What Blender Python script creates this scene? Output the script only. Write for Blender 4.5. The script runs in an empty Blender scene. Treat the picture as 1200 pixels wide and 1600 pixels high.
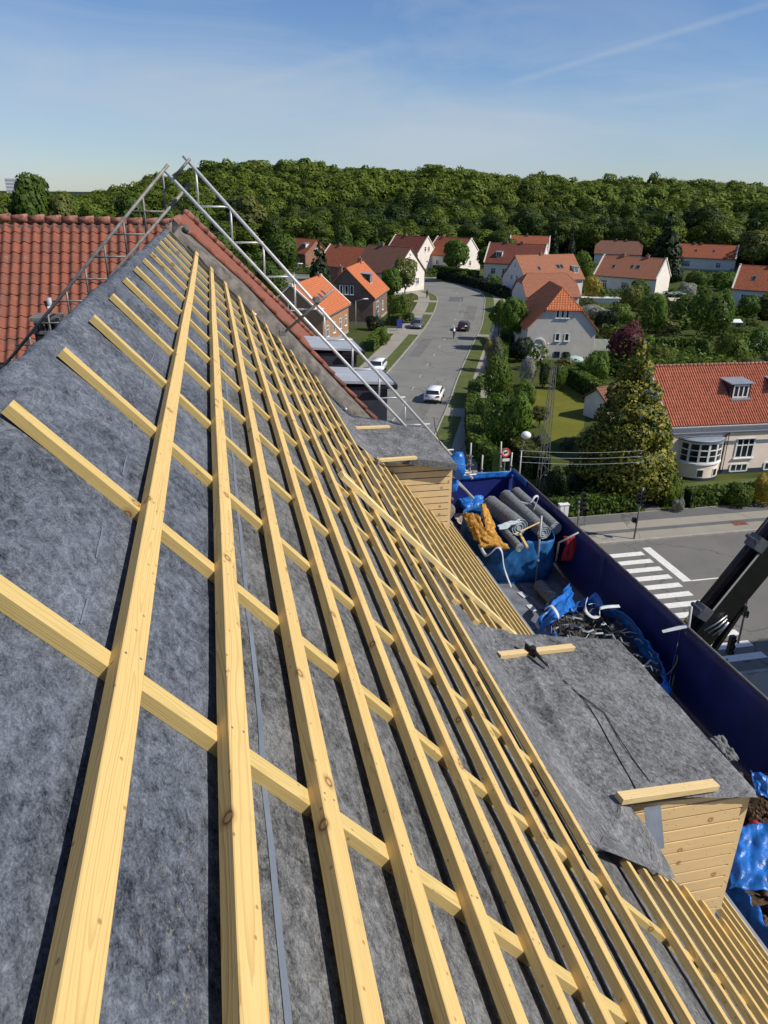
import bpy, bmesh, math, random
import numpy as np
from mathutils import Vector, Matrix, noise as mnoise
R=math.radians; rnd=random.Random(7)
C=bpy.context.scene.collection
# ---------------------------------------------------------------- camera
F_=1168.92; PITCH,ROLL,YAW=R(23.1116),R(.792),R(12.5524); CAMZ=20.5
cF=np.array([math.sin(YAW)*math.cos(PITCH),math.cos(YAW)*math.cos(PITCH),-math.sin(PITCH)])
r0=np.array([math.cos(YAW),-math.sin(YAW),0]); u0=np.cross(r0,cF)
cR=math.cos(ROLL)*r0+math.sin(ROLL)*u0; cU=-math.sin(ROLL)*r0+math.cos(ROLL)*u0
EYE=np.array([0,0,CAMZ])
def ray(u,v): return cR*(u-600)/F_+cU*(800-v)/F_+cF
def G(u,v,z=0.):
    d=ray(u,v); p=EYE+d*((z-CAMZ)/d[2]); return Vector((p[0],p[1],z))
def VY(u,v,Y): d=ray(u,v); return Vector(EYE+d*Y/d[1])
def VX(u,v,X): d=ray(u,v); return Vector(EYE+d*X/d[0])
cam=bpy.data.cameras.new('camera'); co=bpy.data.objects.new('camera',cam); C.objects.link(co)
cam.sensor_fit='VERTICAL'; cam.sensor_height=36; cam.lens=F_/1600*36; cam.clip_start=.05; cam.clip_end=6000
M=Matrix.Identity(4)
for i in range(3):
    M[i][0]=cR[i]; M[i][1]=cU[i]; M[i][2]=-cF[i]; M[i][3]=EYE[i]
co.matrix_world=M; bpy.context.scene.camera=co
# roof frame (right slope of the roof the camera floats over)
S_=R(48.04); DN=Vector((math.cos(S_),0,-math.sin(S_))); NN=Vector((math.sin(S_),0,math.cos(S_))); H0=.875
def RP(t,Y,e=0.): return Vector((0,Y,CAMZ))-NN*(H0-e)+DN*t
# ---------------------------------------------------------------- helpers
def tag(o,label=None,cat=None,group=None,kind=None):
    if label: o['label']=label
    if cat: o['category']=cat
    if group: o['group']=group
    if kind: o['kind']=kind
    return o
def empty(name,loc=(0,0,0),rz=0,**k):
    o=bpy.data.objects.new(name,None); C.objects.link(o); o.location=loc; o.rotation_euler=(0,0,rz); o.empty_display_size=.2
    return tag(o,**k)
def link(name,me,parent=None,mat=None,mw=None):
    o=bpy.data.objects.new(name,me); C.objects.link(o)
    if mat is not None:
        for m in (mat if isinstance(mat,(list,tuple)) else [mat]): me.materials.append(m)
    if mw is not None: o.matrix_basis=mw
    if parent is not None: o.parent=parent
    return o
class MB:
    def __init__(s): s.v=[]; s.f=[]; s.m=[]; s.cm=0
    def add(s,vs,fs):
        b=len(s.v); s.v+= [tuple(p) for p in vs]; s.f+=[tuple(i+b for i in f) for f in fs]; s.m+=[s.cm]*len(fs); return s
    def poly(s,pts): return s.add(pts,[tuple(range(len(pts)))])
    def box(s,x0,x1,y0,y1,z0,z1):
        return s.add([(x0,y0,z0),(x1,y0,z0),(x1,y1,z0),(x0,y1,z0),(x0,y0,z1),(x1,y0,z1),(x1,y1,z1),(x0,y1,z1)],
          [(0,3,2,1),(4,5,6,7),(0,1,5,4),(1,2,6,5),(2,3,7,6),(3,0,4,7)])
    def prism(s,poly,vec):
        n=len(poly); a=[Vector(p) for p in poly]; vec=Vector(vec); b=[p+vec for p in a]
        return s.add(a+b,[tuple(range(n))[::-1],tuple(range(n,2*n))]+[(i,(i+1)%n,n+(i+1)%n,n+i) for i in range(n)])
    def beam(s,p,q,w,h,up=(0,0,1)):
        p=Vector(p); q=Vector(q); d=(q-p).normalized(); up=Vector(up); x=d.cross(up).normalized()*(w/2); z=x.cross(d).normalized()*(h/2)
        return s.add([p-x-z,p+x-z,p+x+z,p-x+z,q-x-z,q+x-z,q+x+z,q-x+z],[(0,1,2,3),(7,6,5,4),(0,4,5,1),(1,5,6,2),(2,6,7,3),(3,7,4,0)])
    def tube(s,pts,r,n=8,cap=True):
        pts=[Vector(p) for p in pts]; rs=r if isinstance(r,(list,tuple)) else [r]*len(pts); b=len(s.v); prev=None
        for i,p in enumerate(pts):
            d=(pts[min(i+1,len(pts)-1)]-pts[max(i-1,0)]).normalized()
            if prev is None:
                a=Vector((0,0,1)) if abs(d.z)<.9 else Vector((1,0,0)); x=d.cross(a).normalized()
            else:
                x=(prev-d*prev.dot(d)).normalized()
            prev=x; y=d.cross(x)
            s.v+=[tuple(p+(x*math.cos(2*math.pi*k/n)+y*math.sin(2*math.pi*k/n))*rs[i]) for k in range(n)]
        for i in range(len(pts)-1):
            for k in range(n): s.f.append((b+i*n+k,b+i*n+(k+1)%n,b+(i+1)*n+(k+1)%n,b+(i+1)*n+k)); s.m.append(s.cm)
        if cap:
            s.f.append(tuple(b+k for k in range(n))[::-1]); s.f.append(tuple(b+(len(pts)-1)*n+k for k in range(n))); s.m+=[s.cm]*2
        return s
    def ball(s,c,rx,ry=None,rz=None,nu=12,nv=7,jit=0,seed=0):
        ry=ry or rx; rz=rz or rx; b=len(s.v); q=random.Random(seed)
        for j in range(nv+1):
            th=math.pi*j/nv
            for i in range(nu):
                ph=2*math.pi*i/nu; k=1+jit*(q.random()-.5)
                s.v.append((c[0]+rx*k*math.sin(th)*math.cos(ph),c[1]+ry*k*math.sin(th)*math.sin(ph),c[2]+rz*k*math.cos(th)))
        for j in range(nv):
            for i in range(nu): s.f.append((b+j*nu+i,b+(j+1)*nu+i,b+(j+1)*nu+(i+1)%nu,b+j*nu+(i+1)%nu)); s.m.append(s.cm)
        return s
    def grid(s,nu,nv,fn,mask=None):
        b=len(s.v)
        for j in range(nv+1):
            for i in range(nu+1): s.v.append(tuple(fn(i/nu,j/nv)))
        for j in range(nv):
            for i in range(nu):
                if mask and not mask((i+.5)/nu,(j+.5)/nv): continue
                k=b+j*(nu+1)+i; s.f.append((k,k+1,k+nu+2,k+nu+1)); s.m.append(s.cm)
        return s
    def build(s,name,mat,parent=None,smooth=False,mw=None,bevel=0,thick=0):
        me=bpy.data.meshes.new(name); me.from_pydata(s.v,[],s.f); me.update()
        if len(set(s.m))>1: me.polygons.foreach_set('material_index',s.m)
        if bevel:
            bm=bmesh.new(); bm.from_mesh(me); bmesh.ops.remove_doubles(bm,verts=bm.verts,dist=1e-5)
            bmesh.ops.bevel(bm,geom=bm.edges[:],offset=bevel,segments=2,affect='EDGES',clamp_overlap=True); bm.to_mesh(me); bm.free()
        if smooth: me.polygons.foreach_set('use_smooth',[True]*len(me.polygons)); 
        o=link(name,me,parent,mat,mw)
        if thick: md=o.modifiers.new('t','SOLIDIFY'); md.thickness=thick; md.offset=0
        return o
def frame(o,x,y,z):
    m=Matrix.Identity(4)
    for i in range(3): m[i][0]=x[i]; m[i][1]=y[i]; m[i][2]=z[i]; m[i][3]=o[i]
    return m
# ---------------------------------------------------------------- materials
class NT:
    def __init__(s,name):
        s.mat=bpy.data.materials.new(name); s.mat.use_nodes=True; s.t=s.mat.node_tree; s.n=s.t.nodes; s.b=s.n['Principled BSDF']
    def new(s,ty,**k):
        n=s.n.new(ty)
        for a,v in k.items():
            if a.startswith('_'): n.inputs[a[1:].replace('_',' ')].default_value=v
            else: setattr(n,a,v)
        return n
    def l(s,a,b): s.t.links.new(a,b)
    def coord(s,sc=(1,1,1),rot=(0,0,0),src='Object',rand=False):
        tc=s.new('ShaderNodeTexCoord'); m=s.new('ShaderNodeMapping'); m.inputs['Scale'].default_value=sc; m.inputs['Rotation'].default_value=rot
        s.l(tc.outputs[src],m.inputs['Vector'])
        if rand:
            oi=s.new('ShaderNodeObjectInfo'); cb=s.new('ShaderNodeCombineXYZ')
            for i,k in enumerate((.6,31,.5)):
                q=s.math('MULTIPLY',oi.outputs['Random'],k); s.l(q,cb.inputs[i])
            s.l(cb.outputs[0],m.inputs['Location'])
        return m.outputs[0]
    def geo(s):
        g=s.new('ShaderNodeNewGeometry'); return g.outputs['Position']
    def math(s,op,a,b=None,c=None):
        n=s.new('ShaderNodeMath',operation=op)
        for i,x in enumerate((a,b,c)):
            if x is None: continue
            if isinstance(x,(int,float)): n.inputs[i].default_value=x
            else: s.l(x,n.inputs[i])
        return n.outputs[0]
    def noise(s,vec,scale,detail=3,rough=.55,dist=0):
        n=s.new('ShaderNodeTexNoise',_Scale=scale,_Detail=detail,_Roughness=rough,_Distortion=dist); s.l(vec,n.inputs['Vector']); return n.outputs['Fac']
    def ramp(s,fac,stops,interp='LINEAR'):
        r=s.new('ShaderNodeValToRGB'); e=r.color_ramp.elements; r.color_ramp.interpolation=interp
        while len(e)<len(stops): e.new(.5)
        for i,(p,c) in enumerate(stops):
            e[i].position=p; e[i].color=(c,c,c,1) if isinstance(c,(int,float)) else (*c,1)
        s.l(fac,r.inputs[0]); return r.outputs[0]
    def mix(s,fac,a,b,mode='MIX'):
        n=s.new('ShaderNodeMix',data_type='RGBA',blend_type=mode)
        for i,x in ((0,fac),(6,a),(7,b)):
            if isinstance(x,(int,float)): n.inputs[i].default_value=x
            elif isinstance(x,tuple): n.inputs[i].default_value=(*x,1)
            else: s.l(x,n.inputs[i])
        return n.outputs[2]
    def base(s,c):
        if isinstance(c,tuple): s.b.inputs['Base Color'].default_value=(*c,1)
        else: s.l(c,s.b.inputs['Base Color'])
        return s
    def bump(s,h,strength=.3,dist=.01):
        b=s.new('ShaderNodeBump',_Strength=strength,_Distance=dist); s.l(h,b.inputs['Height']); s.l(b.outputs[0],s.b.inputs['Normal']); return s
    def rough(s,r,spec=.5,metal=0):
        s.b.inputs['Roughness'].default_value=r; s.b.inputs['Specular IOR Level'].default_value=spec; s.b.inputs['Metallic'].default_value=metal; return s
def simple(name,c,r=.7,spec=.4,metal=0,var=.25,scale=6,bump=0):
    m=NT(name); v=m.coord(rand=True); f=m.noise(v,scale,5)
    a=tuple(x*(1-var) for x in c); b=tuple(min(1,x*(1+var)) for x in c)
    m.base(m.ramp(f,[(.3,a),(.7,b)])).rough(r,spec,metal)
    if bump: m.bump(m.noise(v,scale*4,3),bump,.01)
    return m.mat
def wood(name,light,dark,scale=34,knots=True):
    """flat-sawn pine: growth rings around a wandering heart line that runs along local y"""
    m=NT(name); v=m.coord(rand=True); s=m.new('ShaderNodeSeparateXYZ'); m.l(v,s.inputs[0]); oi=m.new('ShaderNodeObjectInfo'); rd=oi.outputs['Random']
    raw=m.coord(); s0=m.new('ShaderNodeSeparateXYZ'); m.l(raw,s0.inputs[0])
    def n1(k,off,detail=1.5):
        c=m.new('ShaderNodeCombineXYZ'); m.l(m.math('MULTIPLY',s.outputs[1],k),c.inputs[0]); c.inputs[1].default_value=off; return m.math('SUBTRACT',m.noise(c.outputs[0],1.,detail),.5)
    ax=m.math('ADD',m.math('MULTIPLY',n1(.8,3.),.10),m.math('MULTIPLY',m.math('SUBTRACT',rd,.5),.07))
    az=m.math('ADD',m.math('MULTIPLY',n1(.9,9.),.09),m.math('MULTIPLY',m.math('FRACT',m.math('MULTIPLY',rd,7.3)),-.05))
    dx=m.math('ADD',s0.outputs[0],ax); dz=m.math('SUBTRACT',s0.outputs[2],az)
    rr=m.math('SQRT',m.math('ADD',m.math('MULTIPLY',dx,dx),m.math('MULTIPLY',dz,dz)))
    wob=m.math('MULTIPLY',m.math('SUBTRACT',m.noise(m.coord((1,.10,1),rand=True),26,3,.6),.5),.0075)
    q=m.math('MULTIPLY',m.math('ADD',rr,wob),scale*5.2); fr=m.math('FRACT',q)
    cell=m.new('ShaderNodeTexWhiteNoise',noise_dimensions='1D'); m.l(m.math('ADD',m.math('FLOOR',q),m.math('MULTIPLY',rd,77.)),cell.inputs['W'])
    g=m.math('MULTIPLY',m.ramp(fr,[(0,0),(.45,.12),(.82,.85),(.93,1),(1,0)]),m.math('ADD',m.math('MULTIPLY',cell.outputs['Value'],.75),.25))
    fine=m.noise(m.coord((1,.015,1),rand=True),520,2); blot=m.noise(v,3.,4,.6)
    col=m.mix(m.math('MULTIPLY',g,.9),light,dark); col=m.mix(m.math('MULTIPLY',m.ramp(fine,[(.35,0),(.7,1)]),.22),col,dark)
    col=m.mix(m.ramp(blot,[(.38,0),(.72,.55)]),col,(light[0]*.80,light[1]*.78,light[2]*.72),)
    col=m.mix(m.math('MULTIPLY',rd,.4),col,(light[0]*.93,light[1]*.86,light[2]*.70))
    if knots:
        vo=m.new('ShaderNodeTexVoronoi',voronoi_dimensions='2D',_Scale=2.9,_Randomness=1.); cz=m.new('ShaderNodeCombineXYZ'); m.l(m.math('ADD',s.outputs[0],m.math('MULTIPLY',s.outputs[2],.8)),cz.inputs[0]); m.l(m.math('MULTIPLY',s.outputs[1],.8),cz.inputs[1]); m.l(cz.outputs[0],vo.inputs['Vector'])
        k=m.ramp(vo.outputs['Distance'],[(0,.25),(.022,.2),(.030,1),(.037,.9),(.05,.35),(.085,0)])
        col=m.mix(k,col,(.20,.085,.03))
        v2=m.new('ShaderNodeTexVoronoi',voronoi_dimensions='2D',_Scale=9,_Randomness=1.); m.l(cz.outputs[0],v2.inputs['Vector'])
        col=m.mix(m.ramp(v2.outputs['Distance'],[(0,.8),(.03,.5),(.05,0)]),col,(.22,.10,.04))
    # grime and saw dust
    dirt=m.ramp(m.noise(v,14,5,.7),[(.6,0),(.78,.35)]); col=m.mix(dirt,col,(light[0]*.5,light[1]*.48,light[2]*.5))
    m.base(col).rough(.66,.25); m.bump(m.math('ADD',g,fine),.22,.0012); return m.mat
def felt(name,lo,hi,a=.33,b=.68,du=.5):
    m=NT(name); v=m.geo(); vs=m.new('ShaderNodeMapping'); vs.inputs['Scale'].default_value=(1,.62,1); m.l(v,vs.inputs['Vector']); v=vs.outputs[0]
    n1=m.noise(v,32,8,.82,.5); n2=m.noise(v,4,4,.6); n3=m.noise(v,190,3,.75,.6)
    f=m.math('ADD',m.math('MULTIPLY',n1,.62),m.math('MULTIPLY',n3,.38)); f=m.math('ADD',f,m.math('MULTIPLY',m.math('SUBTRACT',n2,.5),.26))
    c=m.ramp(f,[(a,lo),(.5,tuple((p+q)*.42 for p,q in zip(lo,hi))),(b,hi)])
    # dust: pale sawdust specks
    d=m.ramp(m.noise(v,70,4,.8),[(.57,0),(.68,.6)]); dd=m.ramp(m.noise(v,.9,3),[(du,0),(du+.12,1)])
    c=m.mix(m.math('MULTIPLY',d,dd),c,(.33,.30,.23))
    m.base(c).rough(.9,.12); m.bump(n1,.5,.004); return m.mat
def tiles(name,a,b,dirt=(.10,.05,.035),col=.21,row=.34,geo=False,lines=.55):
    m=NT(name); v=m.coord(); sx=m.new('ShaderNodeSeparateXYZ'); m.l(v,sx.inputs[0])
    cx=m.math('DIVIDE',sx.outputs[0],col); cy=m.math('DIVIDE',sx.outputs[1],row)
    cb=m.new('ShaderNodeCombineXYZ'); m.l(m.math('FLOOR',cx),cb.inputs[0]); m.l(m.math('FLOOR',cy),cb.inputs[1])
    wn=m.new('ShaderNodeTexWhiteNoise',noise_dimensions='3D'); m.l(cb.outputs[0],wn.inputs['Vector'])
    c=m.mix(m.ramp(wn.outputs['Value'],[(0,0),(.75,.7),(1,1)]),a,b)
    c=m.mix(m.ramp(m.noise(v,2.2,5,.65),[(.48,0),(.75,.75)]),c,dirt)
    c=m.mix(m.ramp(m.noise(v,9,4,.7),[(.55,0),(.8,.45)]),c,(.32,.28,.2))
    fx=m.math('FRACT',cx); fy=m.math('FRACT',cy)
    if not geo:
        ln=m.ramp(fx,[(0,1),(.16,.8),(.3,0),(.86,0),(1,1)]); lr=m.ramp(fy,[(0,0),(.84,0),(.96,1),(1,1)])
        h=m.math('SINE',m.math('MULTIPLY',fx,6.283)); m.bump(m.math('SUBTRACT',m.math('MULTIPLY',h,.5),lr),1.,.05)
        c=m.mix(m.math('MULTIPLY',ln,lines),c,tuple(x*.28 for x in a)); c=m.mix(m.math('MULTIPLY',lr,lines*.7),c,tuple(x*.35 for x in a))
    m.base(c).rough(.75,.25); return m.mat
def leafmat(name,c,c2,trans=.3,yel=None,sp=None):
    m=NT(name); oi=m.new('ShaderNodeObjectInfo'); v=m.geo()
    n=m.noise(v,.9,3); n2=m.noise(v,6 if not sp else 1.5,2)
    f=m.math('ADD',m.math('MULTIPLY',n,.6),m.math('MULTIPLY',n2,.5))
    col=m.mix(m.ramp(f,[(.38,0),(.68,1)]),c,c2)
    col=m.mix(m.math('MULTIPLY',oi.outputs['Random'],.6),col,(c[0]*.72,c[1]*.62,c[2]*.8))
    if sp:   # stands of different species and ages
        f=m.math('ADD',m.math('MULTIPLY',m.noise(v,.055,2),.9),m.math('MULTIPLY',m.math('SUBTRACT',oi.outputs['Random'],.5),.55))
        col=m.mix(m.ramp(f,[(.22,1),(.42,0)]),col,sp[0]); col=m.mix(m.ramp(f,[(.5,0),(.72,.8)]),col,sp[1])
        col=m.mix(m.ramp(m.noise(v,.35,3),[(.35,.35),(.6,0)]),col,tuple(x*.5 for x in c))
    if yel: col=m.mix(m.ramp(m.noise(v,2.2,4,.75),[(.47,0),(.62,.85)]),col,yel)
    m.base(col).rough(.55,.2)
    tr=m.new('ShaderNodeBsdfTranslucent'); m.l(m.mix(.5,col,c2),tr.inputs['Color']); ms=m.new('ShaderNodeMixShader'); ms.inputs[0].default_value=trans
    out=m.n['Material Output']; m.l(m.b.outputs[0],ms.inputs[1]); m.l(tr.outputs[0],ms.inputs[2]); m.l(ms.outputs[0],out.inputs['Surface']); return m.mat
def glassmat(name,c=(.02,.025,.03)):
    m=NT(name); m.base(c).rough(.08,.6); return m.mat
MT={}
MT['pine']=wood('pine_batten',(.74,.54,.225),(.42,.235,.07))
MT['pinegreen']=wood('impregnated_pine',(.67,.505,.205),(.38,.24,.07))
MT['pineside']=wood('pine_cladding',(.88,.66,.37),(.58,.36,.15),scale=22)
MT['pinepale']=wood('pine_offcut',(.76,.59,.31),(.5,.33,.14))
MT['felt']=felt('underlay_felt',(.016,.020,.029),(.215,.24,.285),.37,.65)
MT['felt2']=felt('underlay_felt_grey',(.022,.023,.025),(.26,.26,.257),.38,.64,.36)
MT['felt3']=felt('dormer_felt_lit',(.03,.031,.034),(.31,.315,.325),.38,.63)  # lighter than the roof felt: the flatter top's light is in the colour
MT['lap']=simple('lap_tape',(.15,.17,.205),.45,.5,var=.2)
MT['tile_old']=tiles('old_clay_tile',(.27,.085,.05),(.21,.08,.055),(.10,.06,.05),geo=True,col=.215,row=.30)
MT['tile_a']=tiles('clay_tile_red',(.56,.205,.115),(.46,.155,.085),(.28,.12,.08),geo=True)
MT['tile_mid']=tiles('clay_tile_mid',(.50,.15,.06),(.38,.10,.05),(.2,.08,.05),lines=.6)
MT['tile_org']=tiles('clay_tile_orange',(.66,.20,.07),(.55,.15,.06),(.4,.15,.08),lines=.25)
MT['tile_pale']=tiles('clay_tile_faded',(.47,.19,.10),(.40,.15,.08),(.3,.15,.1),lines=.5)
MT['tile_dk']=tiles('clay_tile_dark',(.27,.075,.045),(.2,.055,.04),(.1,.05,.04),lines=.4)
MT['tile_br']=tiles('clay_tile_brown',(.26,.12,.075),(.2,.09,.06),(.12,.07,.05),lines=.3)
MT['mortar']=simple('weathered_mortar',(.15,.135,.12),.95,.1,var=.5,scale=5,bump=.8)
MT['ridge']=simple('ridge_tile',(.27,.12,.085),.85,.2,var=.6,scale=9,bump=.5)
MT['steel']=simple('galvanised_steel',(.36,.36,.36),.55,.5,.3,var=.18,scale=18)
MT['steelhi']=simple('bright_aluminium',(.60,.60,.60),.5,.5,.3,var=.15,scale=18)
MT['steeldk']=simple('dull_scaffold_steel',(.20,.19,.18),.6,.5,.3,var=.35,scale=12)
MT['navy']=simple('navy_hoarding',(.016,.026,.16),.45,.4,var=.25,scale=2.5)
MT['tarp']=simple('blue_tarpaulin',(.018,.145,.50),.38,.5,var=.45,scale=7,bump=.6)
MT['bagblue']=simple('woven_bag_blue',(.018,.12,.33),.6,.3,var=.4,scale=9,bump=.4)
MT['strap']=simple('white_webbing',(.55,.57,.60),.7,.3,var=.15)
MT['strapred']=simple('red_webbing',(.30,.02,.03),.7,.3,var=.15)
MT['roll']=simple('grey_felt_roll',(.17,.18,.185),.9,.1,var=.35,scale=18,bump=.4)
MT['rollend']=simple('roll_end',(.38,.44,.47),.7,.2,var=.2)
MT['insul']=simple('golden_mineral_wool',(.50,.26,.06),.95,.05,var=.5,scale=14,bump=1.)
MT['deck']=simple('scaffold_deck',(.16,.175,.20),.6,.3,var=.4,scale=4)
MT['deckwood']=simple('weathered_deck_board',(.25,.21,.17),.85,.2,var=.35,scale=4)
MT['blackplastic']=simple('black_plastic',(.018,.018,.02),.4,.5,var=.3)
MT['debris']=simple('dark_debris',(.055,.052,.05),.75,.3,var=.7,scale=12)
MT['crane']=simple('crane_black_paint',(.009,.009,.011),.33,.5,var=.3)
MT['craneg']=simple('crane_grey_steel',(.12,.13,.15),.4,.5,.3,var=.3)
MT['rope']=simple('yellow_green_rope',(.38,.40,.12),.8,.2,var=.2)
MT['rubble']=simple('brown_rubble',(.10,.065,.04),.95,.1,var=.7,scale=15,bump=1.)
MT['bark']=simple('bark',(.09,.065,.045),.95,.1,var=.4,scale=8,bump=.6)
MT['concrete']=simple('concrete',(.36,.34,.31),.9,.2,var=.2,scale=3)
MT['white']=simple('white_paint',(.78,.78,.76),.5,.4,var=.05)
MT['carwhite']=simple('car_white',(.80,.81,.82),.2,.6,var=.02)
MT['cargrey']=simple('car_grey',(.16,.17,.18),.25,.6,.4,var=.05)
MT['cardark']=simple('car_dark',(.05,.035,.035),.25,.6,var=.05)
MT['tyre']=simple('tyre',(.02,.02,.02),.85,.2,var=.2)
MT['rim']=simple('alloy',(.45,.46,.48),.35,.5,.8,var=.1)
MT['redlight']=simple('tail_light_red',(.5,.02,.02),.25,.5,var=.05)
MT['lens']=simple('head_light',(.7,.72,.74),.15,.6,var=.05)
MT['glass']=glassmat('window_glass')
MT['wall_pink']=simple('pale_pink_render',(.88,.74,.63),.9,.2,var=.07,scale=1.6)
MT['wall_white']=simple('white_render',(.80,.73,.65),.9,.2,var=.08,scale=1.2)
MT['wall_cool']=simple('grey_white_render',(.64,.63,.62),.9,.2,var=.08,scale=1.2)
MT['wall_grey']=simple('grey_render',(.62,.57,.51),.9,.2,var=.09,scale=1.0)
MT['plinth']=simple('dark_blue_plinth',(.035,.05,.075),.7,.3,var=.2)
MT['eave_grey']=simple('blue_grey_eave',(.16,.18,.21),.7,.3,var=.1)
MT['lead']=simple('lead_roof',(.27,.31,.36),.5,.4,.2,var=.14,scale=3)
MT['slatewall']=simple('dark_dormer_cheek',(.03,.036,.05),.6,.3,var=.25)
MT['paleblue']=simple('pale_blue_grey_render',(.34,.37,.40),.85,.2,var=.25,scale=2)
MT['zinc']=simple('grey_flat_roof',(.38,.41,.45),.55,.4,.1,var=.12,scale=2.5)
MT['skin']=simple('skin',(.55,.34,.25),.6,.3,var=.05)
MT['cloth_dark']=simple('dark_cloth',(.02,.022,.03),.8,.2,var=.2)
MT['cloth_white']=simple('white_cloth',(.75,.75,.75),.8,.2,var=.1)
MT['cloth_navy']=simple('navy_cloth',(.025,.03,.1),.8,.2,var=.2)
MT['fabric']=simple('beige_canvas',(.5,.42,.35),.85,.2,var=.1)
MT['signred']=simple('sign_red',(.6,.04,.03),.5,.4,var=.05)
MT['signblue']=simple('sign_blue',(.03,.05,.25),.5,.4,var=.05)
MT['flower']=simple('pale_blossom',(.62,.6,.55),.8,.2,var=.3)
def brick(name,a,b):
    m=NT(name); br=m.new('ShaderNodeTexBrick'); br.inputs['Color1'].default_value=(*a,1); br.inputs['Color2'].default_value=(*b,1); br.inputs['Mortar'].default_value=(.35,.28,.22,1)
    br.inputs['Scale'].default_value=1; br.inputs['Brick Width'].default_value=.25; br.inputs['Row Height'].default_value=.075; br.inputs['Mortar Size'].default_value=.012
    v=m.coord(); s=m.new('ShaderNodeSeparateXYZ'); m.l(v,s.inputs[0]); c=m.new('ShaderNodeCombineXYZ'); m.l(m.math('ADD',s.outputs[0],s.outputs[1]),c.inputs[0]); m.l(s.outputs[2],c.inputs[1]); m.l(c.outputs[0],br.inputs['Vector'])
    m.base(m.mix(m.ramp(m.noise(v,1.1,4),[(.4,0),(.8,.5)]),br.outputs['Color'],tuple(x*.6 for x in a))).rough(.9,.2); return m.mat
MT['brick_y']=brick('yellow_red_brick',(.48,.22,.10),(.38,.17,.08)); MT['brick_d']=brick('dark_brick',(.13,.07,.05),(.17,.09,.06)); MT['brick_r']=brick('red_brick',(.30,.10,.06),(.36,.13,.07))
L={}
L['green']=leafmat('leaves_green',(.050,.098,.012),(.15,.25,.035),.35)
L['forest']=leafmat('leaves_forest',(.045,.085,.010),(.125,.195,.028),.3)
L['wood']=leafmat('leaves_woodland',(.046,.076,.008),(.105,.152,.015),.28,sp=((.026,.052,.011),(.165,.22,.024)))
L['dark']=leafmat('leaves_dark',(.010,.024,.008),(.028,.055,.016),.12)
L['olive']=leafmat('leaves_olive',(.08,.10,.024),(.22,.23,.055))
L['grey']=leafmat('leaves_grey',(.085,.11,.06),(.21,.24,.13))
L['purple']=leafmat('leaves_purple',(.045,.012,.018),(.15,.035,.045),.25)
L['bright']=leafmat('leaves_bright',(.07,.125,.012),(.20,.29,.035))
L['gold']=leafmat('needles_gold_tips',(.045,.080,.010),(.15,.19,.028),.25,yel=(.50,.43,.07))
L['hedge']=leafmat('hedge_leaves',(.060,.105,.013),(.165,.25,.035),.3)
L['yellow']=leafmat('leaves_yellow',(.30,.24,.03),(.42,.33,.05))
L['blossom']=leafmat('leaves_blossom',(.12,.15,.08),(.55,.53,.48))
# ---------------------------------------------------------------- world + sun
SUN=Vector((.88*math.cos(R(43.5)),-.47*math.cos(R(43.5)),math.sin(R(43.5)))).normalized()
w=bpy.data.worlds.new('World'); bpy.context.scene.world=w; w.use_nodes=True; nt=w.node_tree; bg=nt.nodes['Background']
class WN(NT):
    def __init__(s): s.t=nt; s.n=nt.nodes
W=WN()
sky=W.new('ShaderNodeTexSky',sky_type='NISHITA',sun_disc=False,sun_elevation=R(43.5),sun_rotation=math.atan2(SUN.x,SUN.y),altitude=20,air_density=1.0,dust_density=.15,ozone_density=4.5)
tc=W.new('ShaderNodeTexCoord'); D=tc.outputs['Generated']
def vm(op,a,b=None):
    n=W.new('ShaderNodeVectorMath',operation=op); W.l(a,n.inputs[0])
    if b is not None:
        if isinstance(b,tuple): n.inputs[1].default_value=b
        else: W.l(b,n.inputs[1])
    return n
Dn=vm('NORMALIZE',D).outputs[0]
def streak(pa,pb,wid,amt,soft=1.,wob=.0):
    a=Vector(ray(*pa)).normalized(); b=Vector(ray(*pb)).normalized(); n=a.cross(b).normalized(); mid=(a+b).normalized(); half=math.acos(a.dot(b))/2
    d=W.math('ABSOLUTE',vm('DOT_PRODUCT',Dn,tuple(n)).outputs['Value'])
    if wob: d=W.math('ABSOLUTE',W.math('ADD',vm('DOT_PRODUCT',Dn,tuple(n)).outputs['Value'],W.math('MULTIPLY',W.math('SUBTRACT',W.noise(Dn,3.5,4),.5),wob)))
    m1=W.ramp(W.math('DIVIDE',d,wid),[(0,1),(.45,.6),(1,0)])
    c=vm('DOT_PRODUCT',Dn,tuple(mid)).outputs['Value']; ang=W.math('DIVIDE',W.math('ARCCOSINE',c),half)
    m2=W.ramp(W.math('MULTIPLY',ang,.5),[(0,1),(.32,.9),(.6,0)])
    return W.math('MULTIPLY',W.math('MULTIPLY',m1,m2),amt)
st=vm('MULTIPLY',Dn,(1.1,1.1,5.)).outputs[0]
wisp=W.ramp(W.noise(st,2.6,7,.62,1.2),[(.42,0),(.78,.5)])
acc=W.math('MULTIPLY',wisp,.7)
for a in (((790,132),(1260,-12),.0050,.24),((905,166),(1290,112),.005,.12),((-150,120),(900,252),.07,.55,1,.10),((-100,20),(700,130),.05,.16,1,.1),((350,140),(620,70),.008,.14),((500,250),(1300,200),.06,.34,1,.08)):
    acc=W.math('ADD',acc,streak(*a))
skb=W.mix(1.,sky.outputs[0],(.96,1.07,1.27),'MULTIPLY')
skc=W.mix(W.math('MINIMUM',acc,.8),skb,(5.8,6.7,7.7))
W.l(skc,bg.inputs[0]); bg.inputs[1].default_value=.085
sd=bpy.data.lights.new('sun','SUN'); sd.energy=4.8; sd.angle=R(.53); sd.color=(1,.93,.82); so=bpy.data.objects.new('sun',sd); C.objects.link(so)
so.rotation_euler=(-SUN).to_track_quat('-Z','Y').to_euler()
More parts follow.
